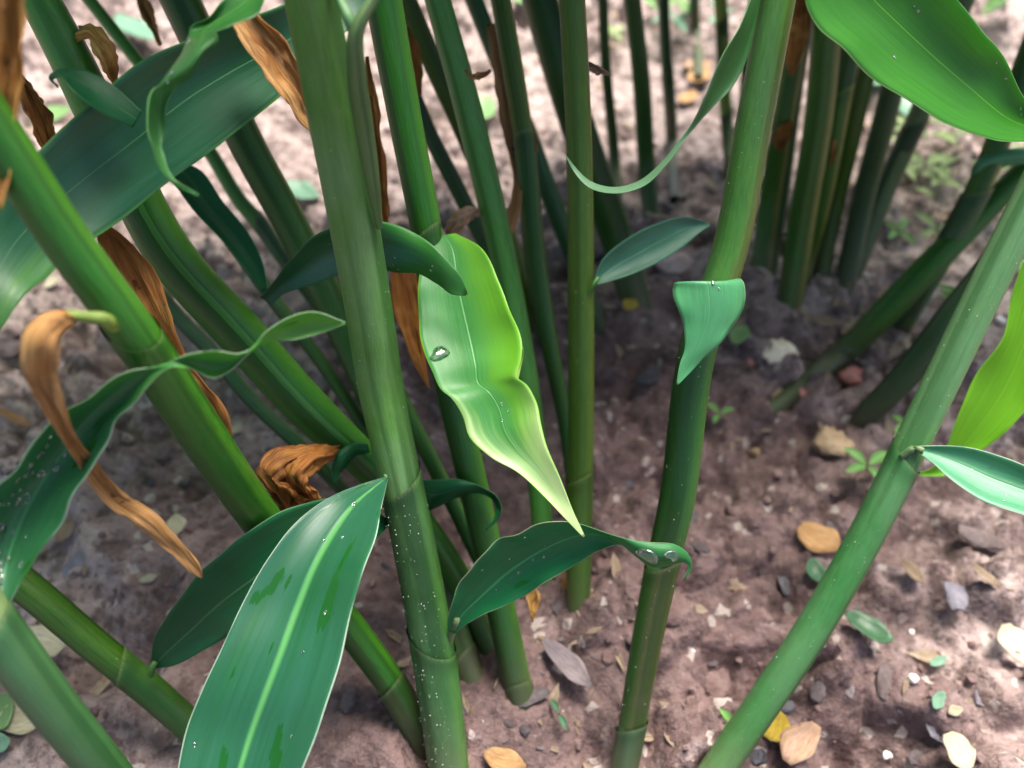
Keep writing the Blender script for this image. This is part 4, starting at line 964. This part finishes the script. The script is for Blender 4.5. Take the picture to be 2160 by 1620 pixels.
dew('S12', 100, 1500, 120, .00006, .00015); dew('S19', 400, 1650, 170, .00006, .00017); dew('L2', 1250, 1600, 30, .00006, .00014)
dew('S5', 200, 900, 50, .00006, .00013)

# ------------------------------------------------------------------ things lying on the soil
def gp(x, y, lift=0.0):
    """where the view meets the uneven soil"""
    z = gz(x, y)
    for _ in range(6):
        p = P(x, y, z); h = float(soil_h(p[0], p[1]))
        z = (CAM_H - h - lift) / (ST + CT * (y - 810) / FPX)
    return P(x, y, z), z

def litter_leaf(x, y, ln, wd, ang, mat, label, name="fallen_leaf", cat="fallen leaf", curl=0.25, point=1.0, group=None, tilt=0.16):
    """ln, wd in photo pixels at its place; ang in degrees in the view"""
    p, z = gp(x, y)
    L, W = ln * z / FPX, wd * z / FPX * 1.15
    nv, nu = 14, 6
    V, UV = [], []
    e1, e2, e3 = rnd.uniform(0, 6), rnd.uniform(0, 6), rnd.uniform(.75, 1.3)
    for i in range(nv + 1):
        v = (i / nv) ** e3
        pr = (1 + .09 * math.sin(v * 9 + e1)) * math.sin(math.pi * min(max(v, .03), .97)) ** (0.62 * point)
        for j in range(nu + 1):
            u = j / nu * 2 - 1
            V.append((u * W / 2 * pr + W * .12 * math.sin(v * 3 + e2), (v - .5) * L, curl * W * (u * u * pr * pr * .7) + curl * L * .35 * (2 * v - 1) ** 2 + rnd.uniform(-1, 1) * W * .015))
            UV.append((j / nu, v))
    k = nu + 1
    F = [(i * k + j, i * k + j + 1, (i + 1) * k + j + 1, (i + 1) * k + j) for i in range(nv) for j in range(nu)]
    o = link(name, V, F, mat, None, UV)
    m = o.modifiers.new("thickness", 'SOLIDIFY'); m.thickness = 0.0006; m.offset = 0
    ca, sa = math.cos(math.radians(ang)), math.sin(math.radians(ang))
    top = max(float(soil_h(p[0] + ca * L * t + sa * W * s_ * .4, p[1] + sa * L * t - ca * W * s_ * .4)) for t in (-.45, -.3, -.15, 0, .15, .3, .45) for s_ in (-1, 0, 1))
    p = np.array([p[0], p[1], top])
    o.matrix_world = Matrix.Translation(p + np.array([0, 0, .0011])) @ Matrix.Rotation(math.radians(ang - 90), 4, 'Z') @ Matrix.Rotation(rnd.uniform(-tilt, tilt), 4, 'X') @ Matrix.Rotation(rnd.uniform(-tilt, tilt), 4, 'Y')
    tag(o, label, cat, group)
    return o

def chip(x, y, ln, wd, ang, mat, label, name="bark_chip", cat="bark chip", thick=0.35, group=None, tilt=0.2):
    p, z = gp(x, y)
    L, W = ln * z / FPX / 2, wd * z / FPX / 2 * 1.15
    v, f = lump(ICO2, 1.0, 1.0, rnd.randrange(9999))
    v = np.clip(v, -0.82, 0.82) * 1.15
    v = v * np.array([W, L, W * thick])
    o = link(name, v, f.tolist(), mat, None, smooth=False)
    o.matrix_world = Matrix.Translation(p + np.array([0, 0, W * thick * .5])) @ Matrix.Rotation(math.radians(ang - 90), 4, 'Z') @ Matrix.Rotation(rnd.uniform(-tilt, tilt), 4, 'X')
    tag(o, label, cat, group)
    return o

def pebble(x, y, d, mat, label, name="stone", cat="stone", squash=0.7, ic=None, group=None, asp=1.0, ang=0.0):
    p, z = gp(x, y)
    r = d * z / FPX / 2
    v, f = lump(ic or ICO3, 1.0, squash, rnd.randrange(9999))
    v = v * np.array([asp, 1, 1])
    o = link(name, v * r, f.tolist(), mat, None)
    o.matrix_world = Matrix.Translation(p + np.array([0, 0, r * squash * (.35 if name != 'soil_clod' else -.5)])) @ Matrix.Rotation(math.radians(ang), 4, 'Z')
    tag(o, label, cat, group)
    return o

F_ORG = dry_mat((0.58, 0.34, 0.15), (0.52, 0.28, 0.11), (0.64, 0.42, 0.22), 0.5, 0.1)
F_PINK = dry_mat((0.55, 0.36, 0.25), (0.50, 0.30, 0.18), (0.6, 0.42, 0.3), 0.5, 0.1)
F_YEL = dry_mat((0.62, 0.45, 0.05), (0.55, 0.36, 0.04), (0.68, 0.55, 0.12), 0.5, 0.15)
F_CREAM = dry_mat((0.72, 0.66, 0.46), (0.66, 0.58, 0.36), (0.76, 0.72, 0.56), 0.5, 0.15)
F_STRAW = dry_mat((0.40, 0.30, 0.20), (0.32, 0.22, 0.14), (0.52, 0.43, 0.32), 0.55, 0.1)
F_GREEN = leaf_mat((0.03, 0.10, 0.03), (0.07, 0.2, 0.07), (0.05, 0.15, 0.05), (0.06, 0.25, 0.03), bloom=(0.10, 0.22, 0.16), bl=0.5, seed=21.0)
F_PGREEN = leaf_mat((0.16, 0.30, 0.10), (0.26, 0.40, 0.18), (0.26, 0.42, 0.18), (0.3, 0.5, 0.12), bl=0.1, seed=22.0)
F_MINT = leaf_mat((0.09, 0.24, 0.13), (0.15, 0.3, 0.18), (0.15, 0.3, 0.18), (0.25, 0.55, 0.25), bloom=(0.24, 0.36, 0.29), bl=0.6, seed=23.0)
K_CHAR = solid_mat("charcoal", (0.022, 0.022, 0.028), (0.055, 0.05, 0.06), 90, 0.6, 0.7, 0.4)
K_BARK = solid_mat("old_bark", (0.085, 0.062, 0.06), (0.15, 0.115, 0.11), 90, 0.8, 0.8)
K_SLATE = solid_mat("grey_chip", (0.13, 0.12, 0.145), (0.20, 0.185, 0.205), 80, 0.7, 0.6)
K_STONE = solid_mat("brown_stone", (0.25, 0.17, 0.10), (0.36, 0.26, 0.16), 60, 0.75, 0.7)
K_WHITE = solid_mat("white_stone", (0.66, 0.62, 0.58), (0.78, 0.75, 0.70), 60, 0.6, 0.4)
K_CREAM = solid_mat("cut_root", (0.66, 0.56, 0.40), (0.74, 0.66, 0.50), 60, 0.6, 0.3)
K_PINK = solid_mat("pink_bud", (0.42, 0.13, 0.12), (0.50, 0.22, 0.18), 90, 0.5, 0.3)

litter_leaf(1718, 1150, 84, 60, 128, F_ORG, "oval orange-tan leaflet lying left of the long slanting cane", curl=.08, point=.8)
litter_leaf(1690, 1570, 104, 58, 48, F_PINK, "pinkish tan oval leaflet beside the yellow one low at the right", curl=.08, point=.8)
litter_leaf(1622, 1540, 66, 52, 50, F_YEL, "bright yellow leaflet next to the foot of the long slanting cane", curl=.1, point=.7)
litter_leaf(2118, 1388, 92, 62, 100, F_CREAM, "cream oval leaflet near the right edge", curl=.08, point=.8)
litter_leaf(1995, 1602, 74, 56, 110, F_CREAM, "cream rounded leaflet at the bottom edge, right of the pinkish one", curl=.1, point=.7)
litter_leaf(2042, 1250, 62, 20, 135, F_STRAW, "thin curled straw scrap beside the dark blue-grey chip", curl=.3)
litter_leaf(1065, 1612, 90, 46, 170, F_ORG, "orange leaf scrap at the bottom edge, right of the thick middle cane", curl=.15)
litter_leaf(1815, 1345, 96, 48, 150, F_GREEN, "folded grey-green fallen leaf right of the long slanting cane", curl=.35)
litter_leaf(1716, 1218, 58, 36, 100, F_GREEN, "small dark green scrap touching the long slanting cane", curl=.4)
litter_leaf(1918, 1215, 64, 26, 118, F_STRAW, "pale split husk near the dark hollow at the right", curl=.3)
litter_leaf(1975, 1396, 40, 17, 20, F_MINT, "mint green scrap among the litter at the right", curl=.2)
litter_leaf(1975, 1483, 44, 22, 40, F_MINT, "pale mint leaf scrap above the slate grey chip", curl=.2)
litter_leaf(2008, 1506, 34, 18, 10, F_CREAM, "small yellowish scrap beside the mint one", curl=.2)
litter_leaf(100, 1370, 112, 66, 150, F_CREAM, "large cream-yellow fallen leaf between the two lower left canes", curl=.15, point=.7)
litter_leaf(62, 1520, 96, 62, 30, F_CREAM, "cream-yellow fallen leaf under the lower left cane", curl=.15, point=.7)
litter_leaf(10, 1510, 70, 60, 60, F_PGREEN, "green leaf scrap at the left edge beside the cream leaf", curl=.2)
litter_leaf(10, 1580, 50, 40, 30, F_MINT, "pale green scrap in the lower left corner", curl=.2)
litter_leaf(372, 1118, 54, 34, 100, F_CREAM, "small cream leaflet next to the trailing tan leaf", curl=.15)
litter_leaf(318, 1228, 36, 16, 25, F_CREAM, "little white sliver on the grey soil, left", curl=.1)
litter_leaf(150, 1135, 60, 32, 75, F_STRAW, "straw-coloured scrap in the litter below the drop-covered leaf", curl=.25)
litter_leaf(112, 600, 36, 26, 30, F_CREAM, "cream scrap left of the stout left cane", curl=.2)
litter_leaf(500, 908, 30, 20, 60, F_CREAM, "tiny cream scrap beside the stout left cane", curl=.2)
litter_leaf(1640, 845, 40, 22, 20, K_PINK and F_PINK, "pink scrap of sheath at the foot of the striped cane", curl=.2)
litter_leaf(1550, 742, 54, 34, 60, F_PGREEN, "yellowish green scrap left of the cut root", curl=.2)
litter_leaf(1732, 690, 56, 24, 170, F_STRAW, "straw-coloured scrap right of the brown-streaked cane's foot", curl=.2)
litter_leaf(1330, 650, 36, 26, 60, F_YEL, "bright yellow bit at the foot of the thick shadowed cane", curl=.2)
litter_leaf(1300, 560, 46, 26, 30, F_ORG, "orange litter scrap under the lens-shaped leaf", curl=.2)
litter_leaf(1190, 1420, 130, 42, 140, dry_mat((0.30, 0.24, 0.25), (0.40, 0.33, 0.33), (0.22, 0.17, 0.17)), "dry greyish leaf curled in the hollow right of the oval bud", curl=.35)
litter_leaf(1010, 240, 90, 60, 60, F_PGREEN, "pale green fallen leaf behind the pale cane", curl=.2)
litter_leaf(1110, 45, 60, 50, 100, F_PGREEN, "bright green leaf on the far soil, top centre", curl=.2)
litter_leaf(100, 228, 80, 46, 20, F_PGREEN, "yellow-green leaf on the soil at the left edge", curl=.15)
litter_leaf(640, 410, 80, 44, 160, F_MINT, "teal leaf scrap left of the thick middle cane", curl=.2)
litter_leaf(1850, 205, 110, 60, 50, F_MINT, "glossy whitish green leaf between the canes at the right", curl=.15)
litter_leaf(1905, 235, 70, 50, 80, F_MINT, "whitish green leaf scrap right of the dark cane", curl=.15)
litter_leaf(290, 70, 150, 50, 130, F_MINT, "soft teal leaf lying on the far soil at the upper left", curl=.1)
litter_leaf(1470, 175, 60, 40, 30, F_ORG, "orange litter by the foot of the far cane", curl=.2)
litter_leaf(1450, 220, 44, 34, 80, F_ORG, "orange-brown scrap on the far soil behind the curling leaf", curl=.2)
litter_leaf(1470, 145, 60, 30, 10, F_PINK, "pinkish scrap at the foot of the short far cane", curl=.2)
litter_leaf(45, 905, 120, 16, 155, D_TAN, "thin brown dry strip on the soil at the left edge", curl=.1)

chip(1655, 1228, 62, 26, 100, K_CHAR, "small black charcoal bit left of the long slanting cane")
chip(2015, 1258, 70, 40, 85, K_SLATE, "dark blue-grey chip near the straw scrap")
chip(1985, 1545, 110, 44, 145, K_SLATE, "slate grey chip low at the right")
chip(1598, 1592, 60, 36, 10, K_CHAR, "black bit at the bottom edge beside the long slanting cane")
chip(2080, 1145, 130, 40, 155, K_BARK, "long dark bark piece under the pale blue-green leaf")
chip(1870, 1440, 90, 40, 70, K_BARK, "brown bark fragment right of the folded leaf")
chip(1660, 1492, 60, 22, 10, K_CHAR, "thin black sliver above the yellow leaflet")
chip(1375, 795, 86, 40, 15, K_CHAR, "charcoal lump on bare soil left of the triangular leaf")
chip(1322, 1022, 34, 20, 170, K_CHAR, "black crumb on bare soil right of the upright cane")
chip(1405, 882, 30, 22, 90, K_SLATE, "grey-green crumb on bare soil near the two-toned cane")
chip(60, 985, 140, 34, 20, K_CHAR, "dark stick of bark at the left behind the drop-covered leaf")
chip(330, 960, 90, 40, 15, K_BARK, "dark bark fragment under the drop-covered leaf")
chip(30, 740, 90, 60, 10, K_BARK, "dark bark piece at the left edge by the curled tan leaf")
chip(310, 1020, 50, 30, 0, K_CHAR, "black bit between the drop-covered leaf and the stout cane")
chip(165, 1190, 100, 36, 60, K_SLATE, "grey chip in the litter at the lower left")
chip(640, 1500, 70, 22, 20, K_BARK, "brown twig piece right of the large glossy leaf")
chip(760, 1490, 90, 20, 0, K_BARK, "flat brown bark strip beside the thick middle cane")
chip(2100, 1480, 90, 40, 160, K_SLATE, "grey chip near the right edge below the cream leaflet")
chip(1270, 530, 60, 30, 60, K_CHAR, "black bit of bark behind the upright cane")

pebble(1752, 942, 76, K_STONE, "brown stone standing on the soil left of the long slanting cane")
pebble(1640, 752, 62, K_CREAM, "cream cut root stump behind the triangular leaf", "root_stump", "root stump", .8)
pebble(1590, 765, 40, K_PINK, "pinkish bud beside the cream root stump", "root_bud", "root bud")
pebble(1680, 830, 36, K_PINK, "reddish root bud at the foot of the striped cane", "root_bud", "root bud", asp=1.3)
pebble(1800, 800, 52, K_PINK, "red root bud between the two low canes at the right", "root_bud", "root bud", asp=1.3)
pebble(1425, 565, 70, solid_mat("pale_pink_root", (0.5, 0.34, 0.3), (0.6, 0.46, 0.40), 60, .6, .3), "pale pink root knob above the triangular leaf", "root_bud", "root bud")
pebble(1592, 958, 34, K_STONE, "small tan stone left of the brown stone")
pebble(1740, 590, 40, solid_mat("tan_clod", (.36, .26, .22), (.44, .34, .3), 60, .8, .5), "tan clod at the foot of the leaning dark cane", "soil_clod", "clod of soil")
for x, y, d, lb in ((1745, 1380, 24, "small white pebble right beside the long slanting cane"), (1922, 1335, 18, "shiny white speck of stone above the mint scrap"), (1926, 1433, 22, "white pebble left of the pale mint scrap"),
                    (1460, 1375, 16, "tiny white pebble on bare soil right of the two-toned cane"), (1870, 1595, 26, "white pebble at the bottom edge near the cream leaflet"), (2040, 1582, 26, "white pebble right of the slate grey chip"),
                    (2108, 678, 24, "white pebble behind the long slanting cane at the right")):
    pebble(x, y, d, K_WHITE, lb, ic=ICO2)
CL = solid_mat("lit_clod", (0.27, 0.195, 0.18), (0.36, 0.28, 0.26), 60, 0.85, 0.8, .25, .002)
k = 0
for x, y, d, lb in ((1330, 1330, 120, "broad lump of soil against the left of the two-toned cane"), (1420, 1280, 150, "large pale lump of soil right of the two-toned cane"),
                    (1500, 1420, 170, "biggest lump of soil, between the two-toned cane and the long slanting one"), (1590, 1300, 130, "lump of soil left of the long slanting cane, beside the charcoal bit"),
                    (1280, 1190, 90, "lump of soil just behind the curled wet tip"), (1190, 1480, 80, "small lump of soil beside the dark sprout"),
                    (1440, 960, 90, "lump of soil touching the two-toned cane half way up"), (1560, 1080, 120, "lump of bare soil below the small tan stone"),
                    (1300, 880, 70, "small lump of soil right of the upright olive cane"), (1770, 640, 80, "lump of soil at the foot of the two leaning canes"),
                    (1850, 1080, 90, "lump of soil behind the long slanting cane, under the pale leaf"), (1100, 780, 50, "tiny lump of soil between the pale cane and the slim one")):
    pebble(x, y, d * .6, CLOD, lb, "soil_clod", "clod of soil", .5, group="lumps of soil under the canes")

def seedling(x, y, size, n, label, mat, tall=0.6, leafy=1.0):
    p, z = gp(x, y)
    s = size * z / FPX
    rt = empty("seedling", p, label, "seedling", "weed seedlings on the soil")
    h = s * tall
    lean = rnd.uniform(-.25, .25)
    def stalk():
        V, F = [], []
        for i in range(6):
            f = i / 5
            for j in range(6):
                a = j / 6 * 6.283
                V.append((p[0] + lean * h * f * f + .0004 * math.cos(a), p[1] + .0004 * math.sin(a), p[2] + h * f - .002))
        F = [(i * 6 + j, i * 6 + (j + 1) % 6, (i + 1) * 6 + (j + 1) % 6, (i + 1) * 6 + j) for i in range(5) for j in range(6)]
        link("stalk", V, F, M_YEL, rt, [(.5, .5)] * len(V))
    stalk()
    me = None
    for k in range(n):
        f = 1.0 if k < 4 else rnd.uniform(.4, .9)
        c = (p[0] + lean * h * f * f, p[1], p[2] + h * f - .002)
        if me is None:
            V, UV = [], []
            for i in range(9):
                v = i / 8; pr = math.sin(math.pi * min(max(v, .02), .98)) ** .8
                for j in range(5):
                    u = j / 2 - 1
                    V.append((u * .22 * pr, .08 + v, .12 * u * u * pr - .22 * v * v)); UV.append((j / 4, v))
            F = [(i * 5 + j, i * 5 + j + 1, (i + 1) * 5 + j + 1, (i + 1) * 5 + j) for i in range(8) for j in range(4)]
            o = link("leaf", V, F, mat, rt, UV); me = o.data
        else:
            o = bpy.data.objects.new("leaf", me); col.objects.link(o); o.parent = rt
            o.matrix_parent_inverse = Matrix.Translation(-Vector(rt.location))
        sc_ = s * .55 * leafy * rnd.uniform(.8, 1.15)
        o.matrix_basis = Matrix.Translation(c) @ Matrix.Rotation(k * 6.283 / min(n, 4) + .6 + rnd.uniform(-.3, .3), 4, 'Z') @ Matrix.Rotation(rnd.uniform(.0, .5), 4, 'X') @ Matrix.Scale(sc_, 4)
SG = leaf_mat((0.11, 0.28, 0.06), (0.18, 0.36, 0.1), (0.2, 0.4, 0.12), (0.25, 0.6, 0.08), bl=0.0, seed=31.0)
SP = leaf_mat((0.26, 0.36, 0.14), (0.34, 0.44, 0.2), (0.34, 0.44, 0.2), (0.4, 0.6, 0.15), bl=0.0, seed=32.0)
seedling(1800, 1010, 92, 4, "tiny four-leaved seedling below the brown stone", SG)
seedling(1518, 892, 60, 3, "tiny seedling between the two-toned cane and the brown stone", SG)
seedling(1905, 440, 110, 5, "pale weed seedling right of the leaning pale cane", SP, 1.0)
seedling(1935, 560, 90, 4, "yellowish seedling above the striped cane", SP, 1.1)
seedling(2110, 480, 90, 5, "pale seedling beside the long slanting cane, upper right", SP)
seedling(1990, 365, 120, 6, "leafy yellow-green weed under the big bright leaf", SP, .9)
seedling(2090, 160, 120, 4, "tall thin weed at the upper right corner", SP, 1.6)
seedling(1395, 100, 90, 5, "mint green weed on the far soil between thin canes", F_MINT, .7)
seedling(1420, 60, 80, 4, "light green weed far back at the top", SG, .7)
seedling(1545, 1540, 70, 4, "small green seedling left of the foot of the long slanting cane", SG, .6)
seedling(1185, 1520, 60, 2, "little dark sprout right of the oval bud", F_GREEN, .9)
seedling(1870, 930, 70, 4, "thin seedling right of the brown stone", SG, .9)
seedling(1280, 110, 70, 4, "pale seedling on the far soil by the upright cane", SP, .6)
seedling(2060, 430, 80, 5, "pale weed seedling right above the long slanting cane", SP, .9)
seedling(1965, 440, 90, 5, "pale feathery seedling under the leafy yellow-green weed", SP, .8)
seedling(1885, 530, 70, 4, "small pale seedling between the leaning canes and the grey-green one", SG, .8)
seedling(2130, 590, 80, 4, "green seedling behind the upper end of the long slanting cane", SG, .8)
seedling(1345, 45, 80, 5, "light green weed at the top between two dark thin canes", SG, .7)
seedling(1500, 75, 70, 4, "mint weed beside the banded cane on the far soil", F_MINT, .7)
seedling(2105, 55, 130, 6, "leafy weed behind the big bright leaf at the top right corner", SG, .8)
seedling(2140, 410, 110, 6, "bushy yellow-green weed at the right edge under the curled leaf", SP, .7)
seedling(1905, 325, 90, 5, "pale weed between the pale barked cane and the leafy yellow-green weed", SP, .8)
seedling(1690, 30, 90, 5, "weed on the far soil at the top, left of the big bright leaf", SG, .7)
seedling(2000, 660, 80, 5, "weed in the shade between the dull dark cane and the long slanting one", SG, .6)
